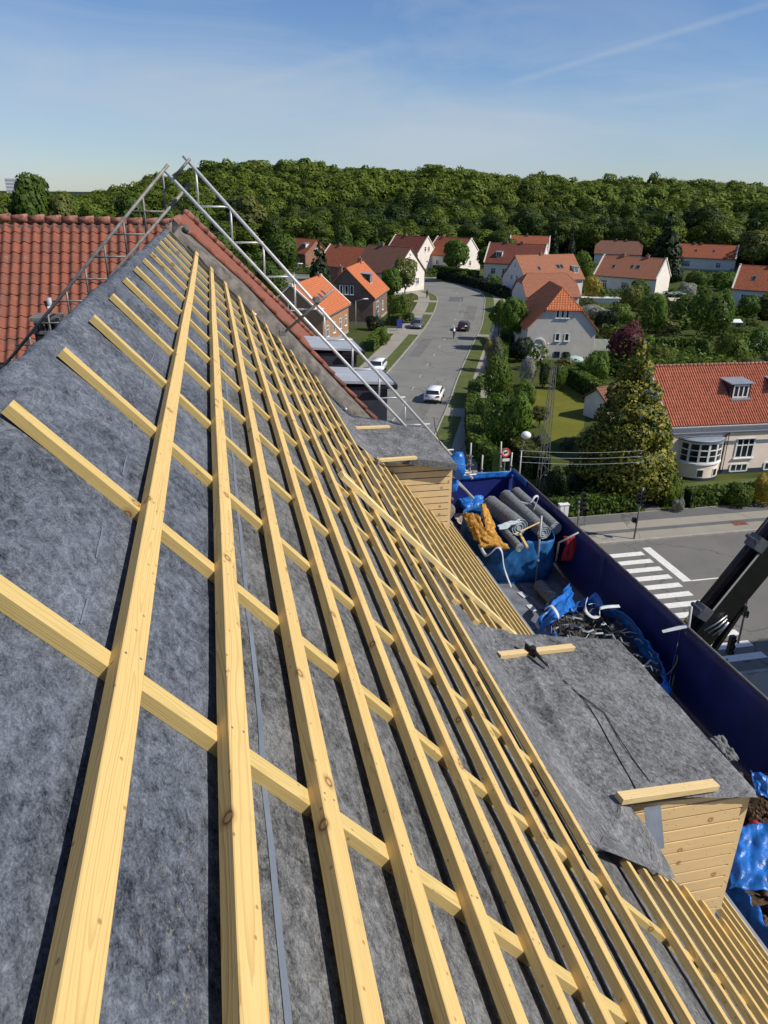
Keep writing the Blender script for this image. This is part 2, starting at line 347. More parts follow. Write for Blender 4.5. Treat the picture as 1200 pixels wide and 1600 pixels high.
vs=bpy.context.scene.view_settings; vs.view_transform='Standard'; vs.look='None'; vs.exposure=0; vs.gamma=1
# ================================================================ the roof being re-battened
EF=-.0815
house0=empty('apartment_building',(0,0,0),label='roof under renovation in the foreground, pine battens nailed over grey underlay felt',cat='building')
FX=frame(RP(0,0,0),DN,(0,1,0),NN)     # local x = down slope, y = along ridge, z = out of the roof
def slope_pt(t,Y,e): return (t,Y,e)
def unproj(u,v,e=-.079):
    d=Vector(ray(u,v)); k=-(H0-e)/d.dot(NN); P=d*k; return P.dot(DN),P.y
FOLDS=[]
for pl in (((40,614),(63,612),(88,605),(109,591),(130,574)),((0,724),(17,704),(34,679),(45,672),(57,676)),((143,517),(160,512),(176,514)),((168,469),(189,465),(204,468)),((172,489),(197,477),(214,480)),((185,440),(206,441)),((0,560),(40,566),(66,548)),((205,412),(222,410)),((60,700),(75,705),(83,716))):
    for a,b in zip(pl[:-1],pl[1:]): FOLDS.append((*unproj(*a),*unproj(*b)))
def nz(x,y,z=0.): return mnoise.noise(Vector((x,y,z)))
def felt_h(t,Y):
    k=max(0,1-abs(t+.1)/.55)
    h=.016*nz(t*1.3,Y*1.1)+.005*nz(t*5,Y*4,3)
    h+=k*(.035*nz(t*2.2+Y*.9,Y*1.5-t*2.,7)+.03*max(0,nz(t*2.5+Y*.6,Y*2.2,11)))
    k2=max(0,1-abs(t-.15)/.5)*min(1,max(0,(Y-1.5)/1.5)); h+=k2*.030*max(0,1-abs(nz(t*1.2-Y*.8,Y*.8+t*.7,17))/.07)**1.5+k2*.022*max(0,1-abs(nz(t*2.4+Y*.5,Y*1.4-t*2,23))/.06)**1.5
    if Y>14.3: h*=max(0,(14.6-Y)/.3)
    if t<1.1:
        for (ax_,ay_,bx_,by_) in FOLDS:
            dx,dy=bx_-ax_,by_-ay_; f=min(1,max(0,((t-ax_)*dx+(Y-ay_)*dy)/(dx*dx+dy*dy+1e-9))); q=math.hypot(t-ax_-f*dx,(Y-ay_-f*dy)*.8)
            if q<.14: h+=.030*math.exp(-(q/.038)**2)
    h=min(h,.030)
    if t>-.02:
        d=abs(((Y-1.6)/.953+.5)%1.0-.5)*.953; k=min(1,max(0,(d-.03)/.2)); k=k*k*(3-2*k); k=1-(1-k)*min(1,(t+.02)/.06); h=h*(.12+.88*k)*(1 if t<.45 else .35)+.005*k*min(1,max(0,t/.3))
    return h-.002
# profile around the crest: right slope -> crest -> left slope (local coords of FX are for the right slope)
def crest(s,Y):
    # s>=0 : distance down right slope ; s<0 : over the crest and down the left one
    h=felt_h(s,Y)
    if s>=0: b=min(1,s/.3); return RP(s,Y,EF+h*b+ (1-b)*(h-.015))
    ang=2*(math.pi/2-S_); rr=.12
    q=-s; top=RP(0,Y,EF-.015)
    arc=rr*ang*1.0+1e-6; turn=min(1,q/(arc+.05))
    L_=Vector((-math.cos(S_),0,-math.sin(S_)))
    up=-DN
    # smooth turn
    p=Vector(top); n=24; ds=q/n if q<.6 else None
    a0=math.atan2(up.z,up.x)
    if q<=.09:
        steps=10; a=a0; p=Vector(top)
        for i in range(steps): a=a0+(math.pi-2*(a0-math.pi/2)- 0)*0; f=(i+.5)/steps*q/.09; th=a0+(math.pi+S_-a0)*f; p+=Vector((math.cos(th),0,math.sin(th)))*(q/steps)
        return p+Vector((0,0,felt_h(s,Y)))
    steps=10; p=Vector(top)
    for i in range(steps): f=(i+.5)/steps; th=a0+(math.pi+S_-a0)*f; p+=Vector((math.cos(th),0,math.sin(th)))*(.09/steps)
    return p+L_*(q-.09)+Vector((0,0,felt_h(s,Y)))
mb=MB(); svals=[-3.5,-2.5,-1.8]+[ -1.3+.04*i for i in range(30)]+[-.10+.02*i for i in range(10)]+[.1+.04*i for i in range(10)]+[.5+.125*i for i in range(61)]
ns=len(svals)-1; NY=400
mb.grid(ns,NY,lambda u,v: crest(svals[round(u*ns)],-3+17.6*v))
roof=mb.build('roof_felt',MT['felt'],house0,smooth=True)
# felt is warmer/greyer lower down: a second lapped sheet below the first lap
mb=MB(); mb.grid(60,200,lambda u,v: RP(1.03+6.99*u,-3+17.56*v,EF+.004+felt_h(1.03+6.99*u,-3+17.56*v)))
mb.build('roof_felt_sheet',MT['felt2'],house0,smooth=True)
for t,wd in ((1.10,.022),(2.93,.024)):
    mb=MB(); mb.grid(1,400,lambda u,v: RP(t+wd*u+.001*nz(v*9,t),-3+17.5*v,EF+.0065+felt_h(t+wd*u,-3+17.5*v)))
    mb.build('lap_strip',MT['lap'],house0,smooth=True)
for (a,b) in (((267,470),(231,573)),((226,588),(222,604)),((213,640),(206,668)),((196,712),(189,742)),((157,826),(147,872)),((135,935),(124,974))):
    q0,q1=unproj(*a),unproj(*b); mb=MB(); mb.grid(1,8,lambda u,v: RP(q0[0]+(q1[0]-q0[0])*v+.0055*u+.003*nz(v*5,q0[1]),q0[1]+(q1[1]-q0[1])*v,EF+.004+felt_h(q0[0]+(q1[0]-q0[0])*v,q0[1]+(q1[1]-q0[1])*v)))
    mb.build('printed_line',MT['lap'],house0)
def batten(name,p,q,wd,ht,mat,parent,up=NN,bend=0,lab=None,nails=None):
    """rectangular timber with its own local frame: local y along it; p,q = centre line on the TOP face"""
    p=Vector(p);q=Vector(q); y=(q-p).normalized(); up=Vector(up); x=y.cross(up).normalized(); z=x.cross(y); Ln=(q-p).length
    n=max(2,int(Ln/.5)); m=MB(); ph=rnd.random()*9
    ring=[(-wd/2,-ht),(wd/2,-ht),(wd/2,-.0025),(wd/2-.0025,0),(-wd/2+.0025,0),(-wd/2,-.0025)]; k=len(ring)
    for i in range(n+1):
        yy=Ln*i/n; o=bend*math.sin(yy*.55+ph)+bend*.4*math.sin(yy*1.7+ph*2)
        m.v+=[(a+o,yy,b) for a,b in ring]
    for i in range(n):
        for j in range(k): m.f.append((i*k+j,i*k+(j+1)%k,(i+1)*k+(j+1)%k,(i+1)*k+j)); m.m.append(0)
    m.f+= [tuple(range(k))[::-1],tuple(range(n*k,n*k+k))]; m.m+=[0,0]
    if nails:
        m.cm=1
        for yy in nails:
            yl=yy-p.y if abs(y.y)>.9 else yy
            if not .02<yl<Ln-.02: continue
            for a_ in (-.018,.02):
                cx=a_+rnd.uniform(-.006,.006); cy=yl+rnd.uniform(-.012,.012); m.poly([(cx+.0042*math.cos(k_*1.047),cy+.0042*math.sin(k_*1.047),.0006) for k_ in range(6)])
    o=m.build(name,[mat,MT['steeldk']] if nails else mat,parent,mw=frame(p,x,y,z))
    if lab: o['label']=lab
    return o
CY=[1.6+.953*k for k in range(-3,14)]
PITCHB=.3452; T0=.6315-.036; END=14.53
def tb(k): return T0+PITCHB*k
pine=MT['pine']
for k in range(10):
    batten('batten',RP(tb(k),-1.6),RP(tb(k),END-.02*rnd.random()-(.0 if k else -.02)),.072,.043,pine,house0,bend=.004,nails=CY)
for k in range(11,21):
    t=tb(k)
    if t<6.5:
        batten('batten',RP(t,-1.6),RP(t,min(3.6,2.80+.36*(t-3.66))),.072,.043,pine,house0,bend=.004,nails=CY)
    else: batten('batten',RP(t,-1.6),RP(t,END),.072,.043,pine,house0,bend=.004,nails=CY)
for k in range(10,18):
    t=tb(k)
    batten('batten',RP(t,5.98),RP(t,10.6 if k<12 else 11.63),.072,.043,pine,house0,bend=.004,nails=CY)
CY=[1.6+.953*k for k in range(-3,14)]
for Yc in CY:
    segs=[(.0,7.85)]
    if 3.3<Yc<3.7: segs=[(.0,3.70),(5.45,7.85)]
    if 6.2<Yc<6.5: segs=[(.0,3.75),(4.3,7.85)]
    if 3.9<Yc<5.9 or 11.7<Yc<13.9: segs=[(.0,3.6),(6.62,7.85)]
    for a,b in segs:
        a0=a+(rnd.uniform(.022,.045) if a==0 else 0); jj=rnd.uniform(-.012,.012)
        # pieces butt end to end, as in the photo
        cut=a0+rnd.uniform(2.2,3.2) if b-a0>4 else None
        if cut:
            batten('counter_batten',RP(a0,Yc+jj,-.0435),RP(cut-.004,Yc,-.0435),.062,.039,MT['pinegreen'],house0)
            batten('counter_batten',RP(cut,Yc+.006,-.0435),RP(b,Yc,-.0435),.062,.039,MT['pinegreen'],house0)
        else: batten('counter_batten',RP(a0,Yc+jj,-.0435),RP(b,Yc,-.0435),.062,.039,MT['pinegreen'],house0)
# gable parapet: mortar cheek + top with rough edge
def ragged(seed,a): return lambda t: a*nz(t*2.3,seed)+a*.6*nz(t*9,seed+3)
r1,r2,r3=ragged(1,.03),ragged(5,.035),ragged(9,.03)
def prof(t,lo=None):
    k=(.28+.72*min(1,max(0,t-.1)/1.5)) if lo is None else lo
    return [(14.55+r1(t),-.10),(14.60+r1(t),(.02+r3(t)*.7)*k),(14.67,(.13+r2(t)*.6)*k),(14.80,(.185+r2(t))*k),(15.05,(.19+r3(t)*.5)*k),(15.30,.19*k)]
mb=MB(); mb.grid(5,180,lambda u,v: RP(-.05+8.2*v,*(lambda q:(q[0],q[1]))(prof(-.05+8.2*v)[round(u*5)])))
mb.build('gable_parapet',MT['mortar'],house0,smooth=True)
LN=Vector((-math.sin(S_),0,math.cos(S_))); LD=Vector((-math.cos(S_),0,-math.sin(S_)))
APX=RP(0,0,0); 
def LP(t,Y,e=0.): return Vector((APX.x,Y,APX.z))+LD*t+LN*e
mb=MB(); mb.grid(5,90,lambda u,v: LP(-.1+4*v,*(lambda q:(q[0],q[1]))(prof(-.1+4*v+20,.3)[round(u*5)])))
mb.build('gable_parapet',MT['mortar'],house0,smooth=True)
mb=MB()
for i in range(9): # lumps of mortar and a lead cap at the apex
    mb.ball((APX.x+rnd.uniform(-.25,.25),14.75+rnd.uniform(-.1,.5),APX.z-.07+rnd.uniform(-.05,.03)),rnd.uniform(.05,.10),rnd.uniform(.06,.12),rnd.uniform(.05,.09),8,5,.25,i)
mb.build('apex_mortar',MT['mortar'],house0,smooth=True)
mb=MB(); mb.ball((APX.x+.02,14.75,APX.z+.02),.10,.07,.03,12,6,.15,3); mb.build('apex_cap',MT['lead'],house0,smooth=True)
mb=MB()
for t in (2.05,3.0,4.6,5.3): mb.ball(RP(t,14.5,-.02),.028,.028,.028,6,4,.3,int(t*9))
mb.build('flashing_clip',MT['white'],house0,smooth=True)
mb=MB(); mb.grid(3,120,lambda u,v: RP(.4+7.4*v,14.42+.14*u,EF+.02+.02*nz(v*40,u*2)+.03*u)); mb.build('edge_flashing',MT['blackplastic'],house0,smooth=True)
mb=MB(); mb.grid(1,120,lambda u,v: RP(3.9+3.9*v,14.30+.05*u+.02*nz(v*9,3),EF+.05)); mb.build('steel_edge_strip',MT['steel'],house0)
# body of the building under the roof
mb=MB(); mb.box(-5.6,4.4,-14,14.55,0,13.7); mb.prism([(-5.6,-14,13.7),(4.4,-14,13.7),(-.61,-14,19.4)],(0,28.5,0)); mb.build('wall',MT['brick_d'],house0)
mb=MB(); mb.beam(RP(8.05,-8,-.12),RP(8.05,14.5,-.12),.14,.10,up=(0,0,1)); mb.build('gutter',MT['lead'],house0)
# dormers
def zroof(x): return (APX.z+EF*0-.0)+ (0)+( -math.tan(S_))*(x-APX.x) + EF/math.cos(S_)
def ztop(x): return 16.955-.18*x
def dormer(Y0,Y1,near):
    X0,X1=2.35,3.75
    boards=MB(); bh=.122
    def side(Y,sgn):
        z=14.9; i=0
        while z<16.6:
            z2=z+bh-.017
            # horizontal board from roof line to front
            def xr(zz): return APX.x+(APX.z+EF/math.cos(S_)-zz)/math.tan(S_)
            def clip(zz): return max(xr(zz)-.02,X0)
            pts=[(clip(z),z),(X1,z),(X1,min(z2,ztop(X1)-.02)),(max(clip(z2),X0),min(z2,ztop(clip(z2))-.02))]
            if pts[0][0]<X1-.02 and z<ztop(X1)-.03 :
                j=rnd.uniform(0,.004); boards.prism([(a,Y+sgn*j,b) for a,b in pts],(0,sgn*.02,0))
            elif pts[0][0]<X1 and z<16.6:
                xa=clip(z); xb=min(X1,(16.935-z)/.18)
                if xb>xa+.05: boards.prism([(xa,Y,z),(xb,Y,z),(xa,Y,min(z2,ztop(xa)-.02))],(0,sgn*.02,0))
            z+=bh; i+=1
    side(Y0,-1); far_=MB(); near_b=boards; boards=far_; side(Y1,1); boards=near_b
    # local frame turned so that wood grain (local y) runs along the boards (world x)
    mw=Matrix(((0,1,0,0),(-1,0,0,0),(0,0,1,0),(0,0,0,1))); inv=mw.inverted()
    boards.v=[tuple(inv@Vector(p)) for p in boards.v]
    body=boards.build('dormer',MT['pineside'],house0,mw=mw)
    body['label']='nearer dormer with pine boarded cheek' if near else 'farther dormer with pine boarded cheek'
    def child(o): o.parent=body; o.matrix_parent_inverse=mw.inverted(); return o
    far_.v=[tuple(inv@Vector(p)) for p in far_.v]; fc=far_.build('far_cheek',MT['pineside'],body)
    c=MB(); c.prism([(2.3,Y0+.004,16.5),(X1-.01,Y0+.004,16.25),(X1-.01,Y0+.004,14.98)],(0,Y1-Y0-.008,0)); child(c.build('dormer_core',MT['blackplastic']))
    fr=MB(); 
    for z in np.arange(15.0,16.2,bh):
        if z<15.2 or z>16.05: fr.box(X1,X1+.02,Y0,Y1,z,z+bh-.006)
        else: fr.box(X1,X1+.02,Y0,Y0+.35,z,z+bh-.006); fr.box(X1,X1+.02,Y1-.35,Y1,z,z+bh-.006)
    fr.box(X1,X1+.045,Y0-.02,Y0+.05,14.98,16.26); fr.box(X1,X1+.045,Y1-.05,Y1+.02,14.98,16.26)
    child(fr.build('front_boarding',MT['pineside']))
    g=MB(); g.box(X1+.0,X1+.012,Y0+.36,Y1-.36,15.24,16.04); child(g.build('window_pane',MT['glass']))
    k=MB(); 
    for y in (Y0+.36,(Y0+Y1)/2,Y1-.36): k.box(X1+.012,X1+.05,y-.035,y+.035,15.2,16.08)
    for z in (15.22,16.05): k.box(X1+.014,X1+.048,Y0+.36,Y1-.36,z-.03,z+.03)
    child(k.build('window_frame',MT['white']))
    # felt cover: runs down the main roof, then out over the dormer top
    SJ=4.52
    def prof(s):  # s metres from t=3.76
        t=3.76+s
        if t<4.30: return RP(t,0,-.045)
        if t<4.70:
            f=(t-4.30)/.40; a=RP(t,0,-.045); x=2.30+(t-4.30)*.62+.0; b=Vector((x+.02,0,ztop(x)+.012)); f=f*f*(3-2*f); return a*(1-f)+b*f
        x=2.548+(t-4.70)+.02
        if x<X1+.07: return Vector((x,0,ztop(x)+.012))
        return Vector((X1+.07+.006,0,ztop(X1+.07)+.012-(x-X1-.07)))
    SM=2.32
    def fn(u,v):
        s=SM*u; p=prof(s); t=3.76+s
        if near:
            ya=Y0-.07; yb=Y1+.08
            if t<4.75: k=min(1,max(0,(4.75-t)/.95)); ya-= (.95 if near else .9)*k**.8; yb+=.32*k
        else:
            ya=Y0-.10-.06*min(1,max(0,(t-3.8)/.9)); yb=Y1+.3
            if t<4.75: k=min(1,max(0,(4.75-t)/.95)); ya-=.95*k; yb+=.3*k
        yy=ya+(yb-ya)*v
        wr=.016*nz(s*2.1,yy*1.7,5)+.006*nz(s*7,yy*6,1)+.014*max(0,1-abs(nz(s*1.5+yy*.5,yy*1.1,41))/.06)
        # folds
        wr+=.030*math.exp(-((s-.75-.12*(yy-Y0))/.05)**2)*max(0,1-abs(v-.45)/.4)*(1 if near else .4)
        wr+=.022*math.exp(-((yy-Y0-.95-.25*s)/.05)**2)*max(0,1-abs(s-.9)/.8)
        edge=min(v,1-v)
        if edge<.02 and t>4.75: wr-=.03
        if not near and t>4.5 and v<.07: yy=ya+.0; wr-=.10*(1-v/.07)
        return Vector((p.x,yy,p.z+wr))
    child_=MB(); child_.grid(90,90,fn); o=child_.build('felt_cover',MT['felt3'],smooth=True); child(o)
    if near:
        fl=MB()   # loose flap hanging past the cheek on to the battens
        A=[RP(3.80,2.78,.02),RP(4.0,3.5,.02),RP(4.45,3.79,.03)]
        def ff(u,v):
            lo=RP(3.66+1.71*u,2.78+.62*u,.004+.03*u); hi=Vector((0,0,0))
            t=3.76+.99*u; ph=fn(min(1,(t-3.76)/SM),0)
            hi=Vector((ph.x,ph.y+.03,ph.z+.004)); hi=hi if u<.98 else hi
            p=lo.lerp(hi,v); return p+NN*(.012*nz(u*3,v*3,8)+.03*math.sin(v*3.14)*u)
        fl.grid(30,14,ff); child(fl.build('felt_flap',MT['felt3'],smooth=True))
        cr=MB()   # laps and creases seen as dark lines
        for pa in (((880,1063),(912,1092),(935,1128),(955,1165),(975,1200),(993,1232)),((905,1085),(945,1115),(965,1150),(990,1188),(1015,1222))):
            pts=[]
            for (a,b) in pa:
                q=G(a,b,16.4)
                for _ in range(4): q=G(a,b,ztop(q.x)+.02)
                pts.append(q+Vector((0,0,.004)))
            cr.tube(pts,.0045,5)
        child(cr.build('lap_edge',MT['blackplastic']))
        tp=MB(); tp.add([G(1006,1262,16.36),G(1032,1258,16.36),G(1042,1293,16.30)+Vector((0,-.02,-.18)),G(1018,1297,16.3)+Vector((0,-.02,-.18))],[(0,1,2,3)]); child(tp.build('lap_tape',MT['lap'],thick=.003))
    return body
dormer(3.79,5.9,True); dormer(11.66,13.55,False)
# loose timber -------------------------------------------------------------
def on_dormer(u,v):
    q=G(u,v,16.4)
    for _ in range(4): q=G(u,v,ztop(q.x)+.065)
    return q
def loose(name,p,q,wd,ht,mat,label,cat,group=None,up=(0,0,1)):
    o=batten(name,p,q,wd,ht,mat,None,up=up); tag(o,label,cat,group); return o
upd=(.18,0,1)
loose('timber_offcut',on_dormer(969,1243),on_dormer(1119,1222),.082,.05,MT['pinepale'],'pale pine offcut lying at the near edge of the nearest grey dormer top','offcut','pine offcuts holding down the felt',upd)
loose('timber_offcut',on_dormer(780,1021),on_dormer(896,1008),.07,.045,MT['pinepale'],'pale pine offcut on the nearest dormer beside the small black tool','offcut','pine offcuts holding down the felt',upd)
loose('timber_offcut',on_dormer(590,717),on_dormer(650,713),.07,.045,MT['pinepale'],'pine offcut lying on top of the farther dormer felt','offcut','pine offcuts holding down the felt',upd)
loose('timber_offcut',on_dormer(555,667),on_dormer(608,665),.07,.04,MT['pinepale'],'pine offcut at the far edge of the farther dormer, next to the parapet end','offcut','pine offcuts holding down the felt',upd)
# loose batten lying diagonally over the others
o=batten('loose_batten',RP(2.46,6.42,.052),RP(6.0,7.12,.054),.105,.05,wood('loose_pine',(.86,.70,.36),(.62,.42,.16)),None,bend=.006); tag(o,'long loose pine batten lying diagonally across the nailed battens','batten')
# black tool on the dormer
tr=empty('staple_hammer',on_dormer(838,1020)-Vector((0,0,.05)),label='small black hand tool lying on the felt against a pine offcut',cat='hand tool'); o0=tr.location.copy()
def rel(p): return Vector(p)-o0
a=on_dormer(822,1010); b=on_dormer(856,1038)
d=(b-a).normalized(); sd_=Vector((d.y,-d.x,0)).normalized()
m=MB(); m.beam(rel(a+Vector((0,0,.02))),rel(a+d*.12+Vector((0,0,.03))),.055,.06); m.beam(rel(a+d*.03+sd_*.04),rel(a+d*.16+sd_*.02),.03,.05); m.build('body',MT['blackplastic'],tr,bevel=.008)
m=MB(); m.tube([rel(a+d*.12+Vector((0,0,.02))),rel(a+d*.17+sd_*.02+Vector((0,0,.03))),rel(b+Vector((0,0,-.01)))],[.022,.018,.015],8); m.build('handle',MT['blackplastic'],tr,smooth=True)
m=MB(); m.beam(rel(a-d*.02+Vector((0,0,.055))),rel(a+d*.07+Vector((0,0,.055))),.04,.015); m.build('steel_top',MT['steel'],tr)
m=MB(); m.tube([rel(b),rel(b+d*.05+Vector((0,0,-.02)))],[.008,.003],6); m.build('tip',MT['steeldk'],tr)
# ================================================================ lattice beams (scaffold ladders) over the ridge
YB=13.6
def lattice(label,A,B,A2,B2,rungs,Y,mat,group):
    pa,pb,qa,qb=[VY(*p,Y) for p in (A,B,A2,B2)]
    root=empty('lattice_beam',pa,label=label,cat='lattice beam',group=group); rl=lambda p:p-pa
    m=MB(); m.tube([rl(pa),rl(pb)],.028,10); m.build('chord',mat,root,smooth=True)
    m=MB(); m.tube([rl(qa),rl(qb)],.028,10); m.build('chord',mat,root,smooth=True)
    for f in rungs:
        # vertical brace then a horizontal one, zig-zag
        p=pa.lerp(pb,f); fl=(p-qa).dot((qb-qa).normalized())/(qb-qa).length
        q=qa.lerp(qb,fl)
        # brace dropping vertically from the upper chord to the lower one
        dd=(qb-qa).normalized(); nn=dd.cross(Vector((0,1,0))); 
        k=(p-qa); # solve p - s*z on lower chord
        s=(k.dot(nn))/(Vector((0,0,1)).dot(nn)); pv=p-Vector((0,0,s))
        h_=(k.dot(nn))/(Vector((1,0,0)).dot(nn)); ph=pv
        m=MB(); m.tube([rl(p),rl(pv)],.017,7); m.build('brace',mat,root,smooth=True)
        # horizontal brace from the foot of the vertical one back to the upper chord
        kk=(pv-pa).dot(nn); hx=kk/(Vector((1,0,0)).dot(nn)); m=MB(); m.tube([rl(pv),rl(pv-Vector((hx,0,0)))],.017,7); m.build('brace',mat,root,smooth=True)
    return root
grp='aluminium lattice beams leaning over the ridge'
lattice('bright aluminium lattice beam sloping down to the right over the parapet',(286,243),(738,748),(258,267),(740,779),[.035+.098*i for i in range(10)],YB,MT['steelhi'],grp)
lattice('dull grey lattice beam sloping down to the left in front of the red tiles',(263,257),(-30,617),(297,287),(-10,645),[.03+.1*i for i in range(9)],YB+.12,MT['steeldk'],grp)
def tubes(name,label,cat,segs,r,mat,group=None):
    m=MB()
    for s in segs: m.tube(s,r,9)
    o=m.build(name,mat,None,smooth=True); return tag(o,label,cat,group)
tubes('scaffold_tube','short grey tube crossing the two beam tops at the peak','scaffold tube',[[VY(272,277,YB-.08),VY(297,248,YB-.08)]],.024,MT['steeldk'])
tb_=empty('scaffold_tube',VY(440,523,YB),label='dull tube clamped from the parapet across the bright lattice beam',cat='scaffold tube'); 
m=MB(); m.tube([Vector((0,0,0)),VY(521,452,YB-.1)-VY(440,523,YB)],.024,9); m.build('tube',MT['steeldk'],tb_,smooth=True)
for (u,v) in ((495,468),(441,520)):
    m=MB(); c=VY(u,v,YB-.06)-VY(440,523,YB); m.box(c.x-.05,c.x+.05,c.y-.05,c.y+.05,c.z-.05,c.z+.05); m.tube([c+Vector((-.07,0,.03)),c+Vector((.08,-.02,-.03))],.012,6); m.build('coupler',MT['steeldk'],tb_,bevel=.015)
# ================================================================ neighbouring tiled roof beyond the gable
nb=empty('neighbour_building',(0,0,0),label='adjoining building with an old red pantile roof behind the gable parapet',cat='building')
def pantile(name,mat,parent,origin,xd,yd,wid,length,col=.21,row=.34,amp=.03,seg=8,clip=None):
    xd=Vector(xd).normalized(); yd=Vector(yd).normalized(); zd=xd.cross(yd).normalized()
    if zd.z<0: zd=-zd
    nc=int(wid/col)*seg; nr=int(length/row); m=MB()
    pr=[]
    for i in range(nc+1):
        f=(i/seg)%1.0
        pr.append(amp*(math.sin(math.pi*min(1,f/.62)) if f<.62 else -.45*math.sin(math.pi*(f-.62)/.38)))
    for j in range(nr):
        b=len(m.v)
        jit=[rnd.uniform(-.004,.004) for _ in range(nc//seg+2)]
        for e_,lift in ((0,0),(1,.022)):
            yy=(j+e_)*row+ (.012 if e_ else 0)
            for i in range(nc+1): m.v.append((i*col/seg,yy,pr[i]+lift+jit[i//seg]))
        for i in range(nc):
            cx=(i+.5)*col/seg
            if clip and not clip(cx,(j+.5)*row): continue
            m.f.append((b+i,b+i+1,b+nc+1+i+1,b+nc+1+i)); m.m.append(0)
        # riser at the lower edge of each course
        bb=len(m.v)
        for i in range(nc+1): m.v.append((i*col/seg,(j+1)*row+.012,pr[i]-.012))
        for i in range(nc):
            if clip and not clip((i+.5)*col/seg,(j+.5)*row): continue
            m.f.append((b+nc+1+i,b+nc+2+i,bb+i+1,bb+i)); m.m.append(0)
    return m.build(name,mat,parent,mw=frame(origin,xd,yd,zd))
RY,RZ=20.3,19.74
pantile('roof_slope',MT['tile_old'],nb,(-11.2,RY,RZ),(1,0,0),(0,-1,-.97),10.55,3.95,col=.215,row=.30,amp=.042)
mb=MB()
x=-11.2
while x<-.8:
    zz=RZ+.03-.022*(x+.85); mb.tube([(x,RY,zz-.025),(x+.36,RY,zz-.005)],[.085,.10],10); x+=.37
mb.build('ridge_tiles',MT['ridge'],nb,smooth=True)
# mortar bed along the ridge
mb=MB(); mb.box(-11.2,-.7,RY-.12,RY-.02,RZ-.16,RZ-.05); mb.build('ridge_mortar',MT['mortar'],nb)
# hip end facing the camera's right, coplanar with our slope
pantile('roof_hip',MT['tile_old'],nb,RP(.0,15.32,.06),(0,1,0),DN,15.5,8.2,col=.215,row=.30,clip=lambda x,y: x<4.8+1.33*y)
# verge tiles along the parapet
mb=MB(); t=.05
while t<8:
    k_=.28+.72*min(1,max(0,t-.1)/1.5); p=RP(t,15.36,.03+.185*k_); q=RP(t+.36,15.36,.06+.185*k_); mb.tube([p,q],[.045,.055],8); t+=.34
mb.build('verge_tiles',MT['tile_old'],nb,smooth=True)
mb=MB(); t=0
while t<6:   # hip ridge tiles going down away from us
    p=RP(t,20.2+1.33*t,.12); q=RP(t+.33,20.2+1.33*(t+.33),.13); mb.tube([p,q],[.09,.1],8); t+=.31
mb.tube([(-.64,15.3,19.93),(-.66,17.3,19.9),(-.7,RY,RZ+.1)],[.10,.11,.12],9)
mb.build('hip_tiles',MT['ridge'],nb,smooth=True)
mb=MB(); mb.box(-12,4.3,14.56,27,0,13.6); mb.box(-12,-2.2,17.75,27,13.6,16.95); mb.prism([(-12,17.8,16.95),(-12,RY,RZ-.2),(-12,22.8,16.95)],(11.0,0,0)); mb.prism([(-4.5,15.3,15.6),(-.7,15.3,19.7),(.6,15.3,18.2),(.6,15.3,15.6)],(0,5,0)); mb.build('wall',MT['brick_d'],nb)
mb=MB(); mb.beam((-12,17.5,16.98),(-3,17.5,16.98),.13,.1); mb.beam((-12,17.6,16.86),(-3,17.6,16.86),.2,.14); mb.build('gutter',MT['blackplastic'],nb)
mb=MB(); mb.tube([(-12,16.6,16.62),(-3.6,16.6,16.62)],.02,8); mb.build('rail',MT['steel'],nb)
# flat-roofed dormers of the neighbour
for (ya,yb) in ((16.45,17.95),(20.4,22.2)):
    d0=MB(); d0.prism([(1.6,ya+.08,16.42),(3.72,ya+.08,16.42),(3.72,ya+.08,14.7)],(0,yb-ya-.16,0)); o=d0.build('dormer',MT['slatewall'],nb)
    m=MB(); m.prism([(1.3,ya,16.62),(3.85,ya,16.46),(3.85,ya,16.52),(1.3,ya,16.68)],(0,yb-ya,0)); o1=m.build('dormer_roof',MT['zinc'],o)
    m=MB(); m.box(3.85,3.93,ya-.05,yb+.05,16.36,16.47); m.box(3.3,3.9,ya-.06,ya-.0,16.38,16.45); m.build('dormer_gutter',MT['blackplastic'],o)
    m=MB(); m.box(3.72,3.74,ya+.25,yb-.25,15.3,16.2); m.build('window_pane',MT['glass'],o)
# pale rendered bay wall beyond the parapet's lower end
pq=[VX(560,633,3.5)]
mb=MB(); a=VY(566,628,15.9); b=VY(596,690,15.9); mb.box(3.4,4.35,15.45,16.35,11.5,15.35); mb.build('bay_wall',MT['paleblue'],nb)
mb=MB(); mb.box(4.35,4.40,15.4,16.4,11.5,15.4); mb.build('downpipe_strip',MT['steel'],nb)
mb=MB(); mb.box(4.35,4.95,15.9,16.9,14.75,14.85); mb.box(4.9,4.98,15.85,16.95,14.68,14.8); mb.build('canopy',MT['zinc'],nb)
mb=MB(); mb.box(4.3,4.85,15.95,16.85,12.,14.7); mb.build('bay',MT['brick_r'],nb)
# vent pipe and chimney on the neighbour's left slope
def on_left(u,v):   # ray hits the plane of the left tiled slope
    n=Vector((0,-.94,1)).normalized(); n=Vector((0,-.696,.718)); d=Vector(ray(u,v)); p0=Vector((0,RY,RZ)); k=(p0-Vector(EYE)).dot(n)/d.dot(n); return Vector(EYE)+d*k
c=on_left(78,478); vp=empty('vent_pipe',c,label='grey soil vent pipe with white collars standing on the old tiles',cat='vent pipe')
m=MB(); m.tube([(0,0,-.15),(0,-.0,.18)],[.06,.055],12); m.build('pipe',MT['zinc'],vp,smooth=True)
m=MB(); m.tube([(0,0,-.12),(0,-.01,.0)],[.09,.062],12); m.ball((.11,-.05,.04),.035,.035,.06,8,6); m.build('collar',MT['white'],vp,smooth=True)
c=on_left(78,560)
ch=empty('chimney',(VY(84,560,14.75).x,14.78,0),label='short blackened chimney stack with a raised cap slab in front of the old tiles',cat='chimney')
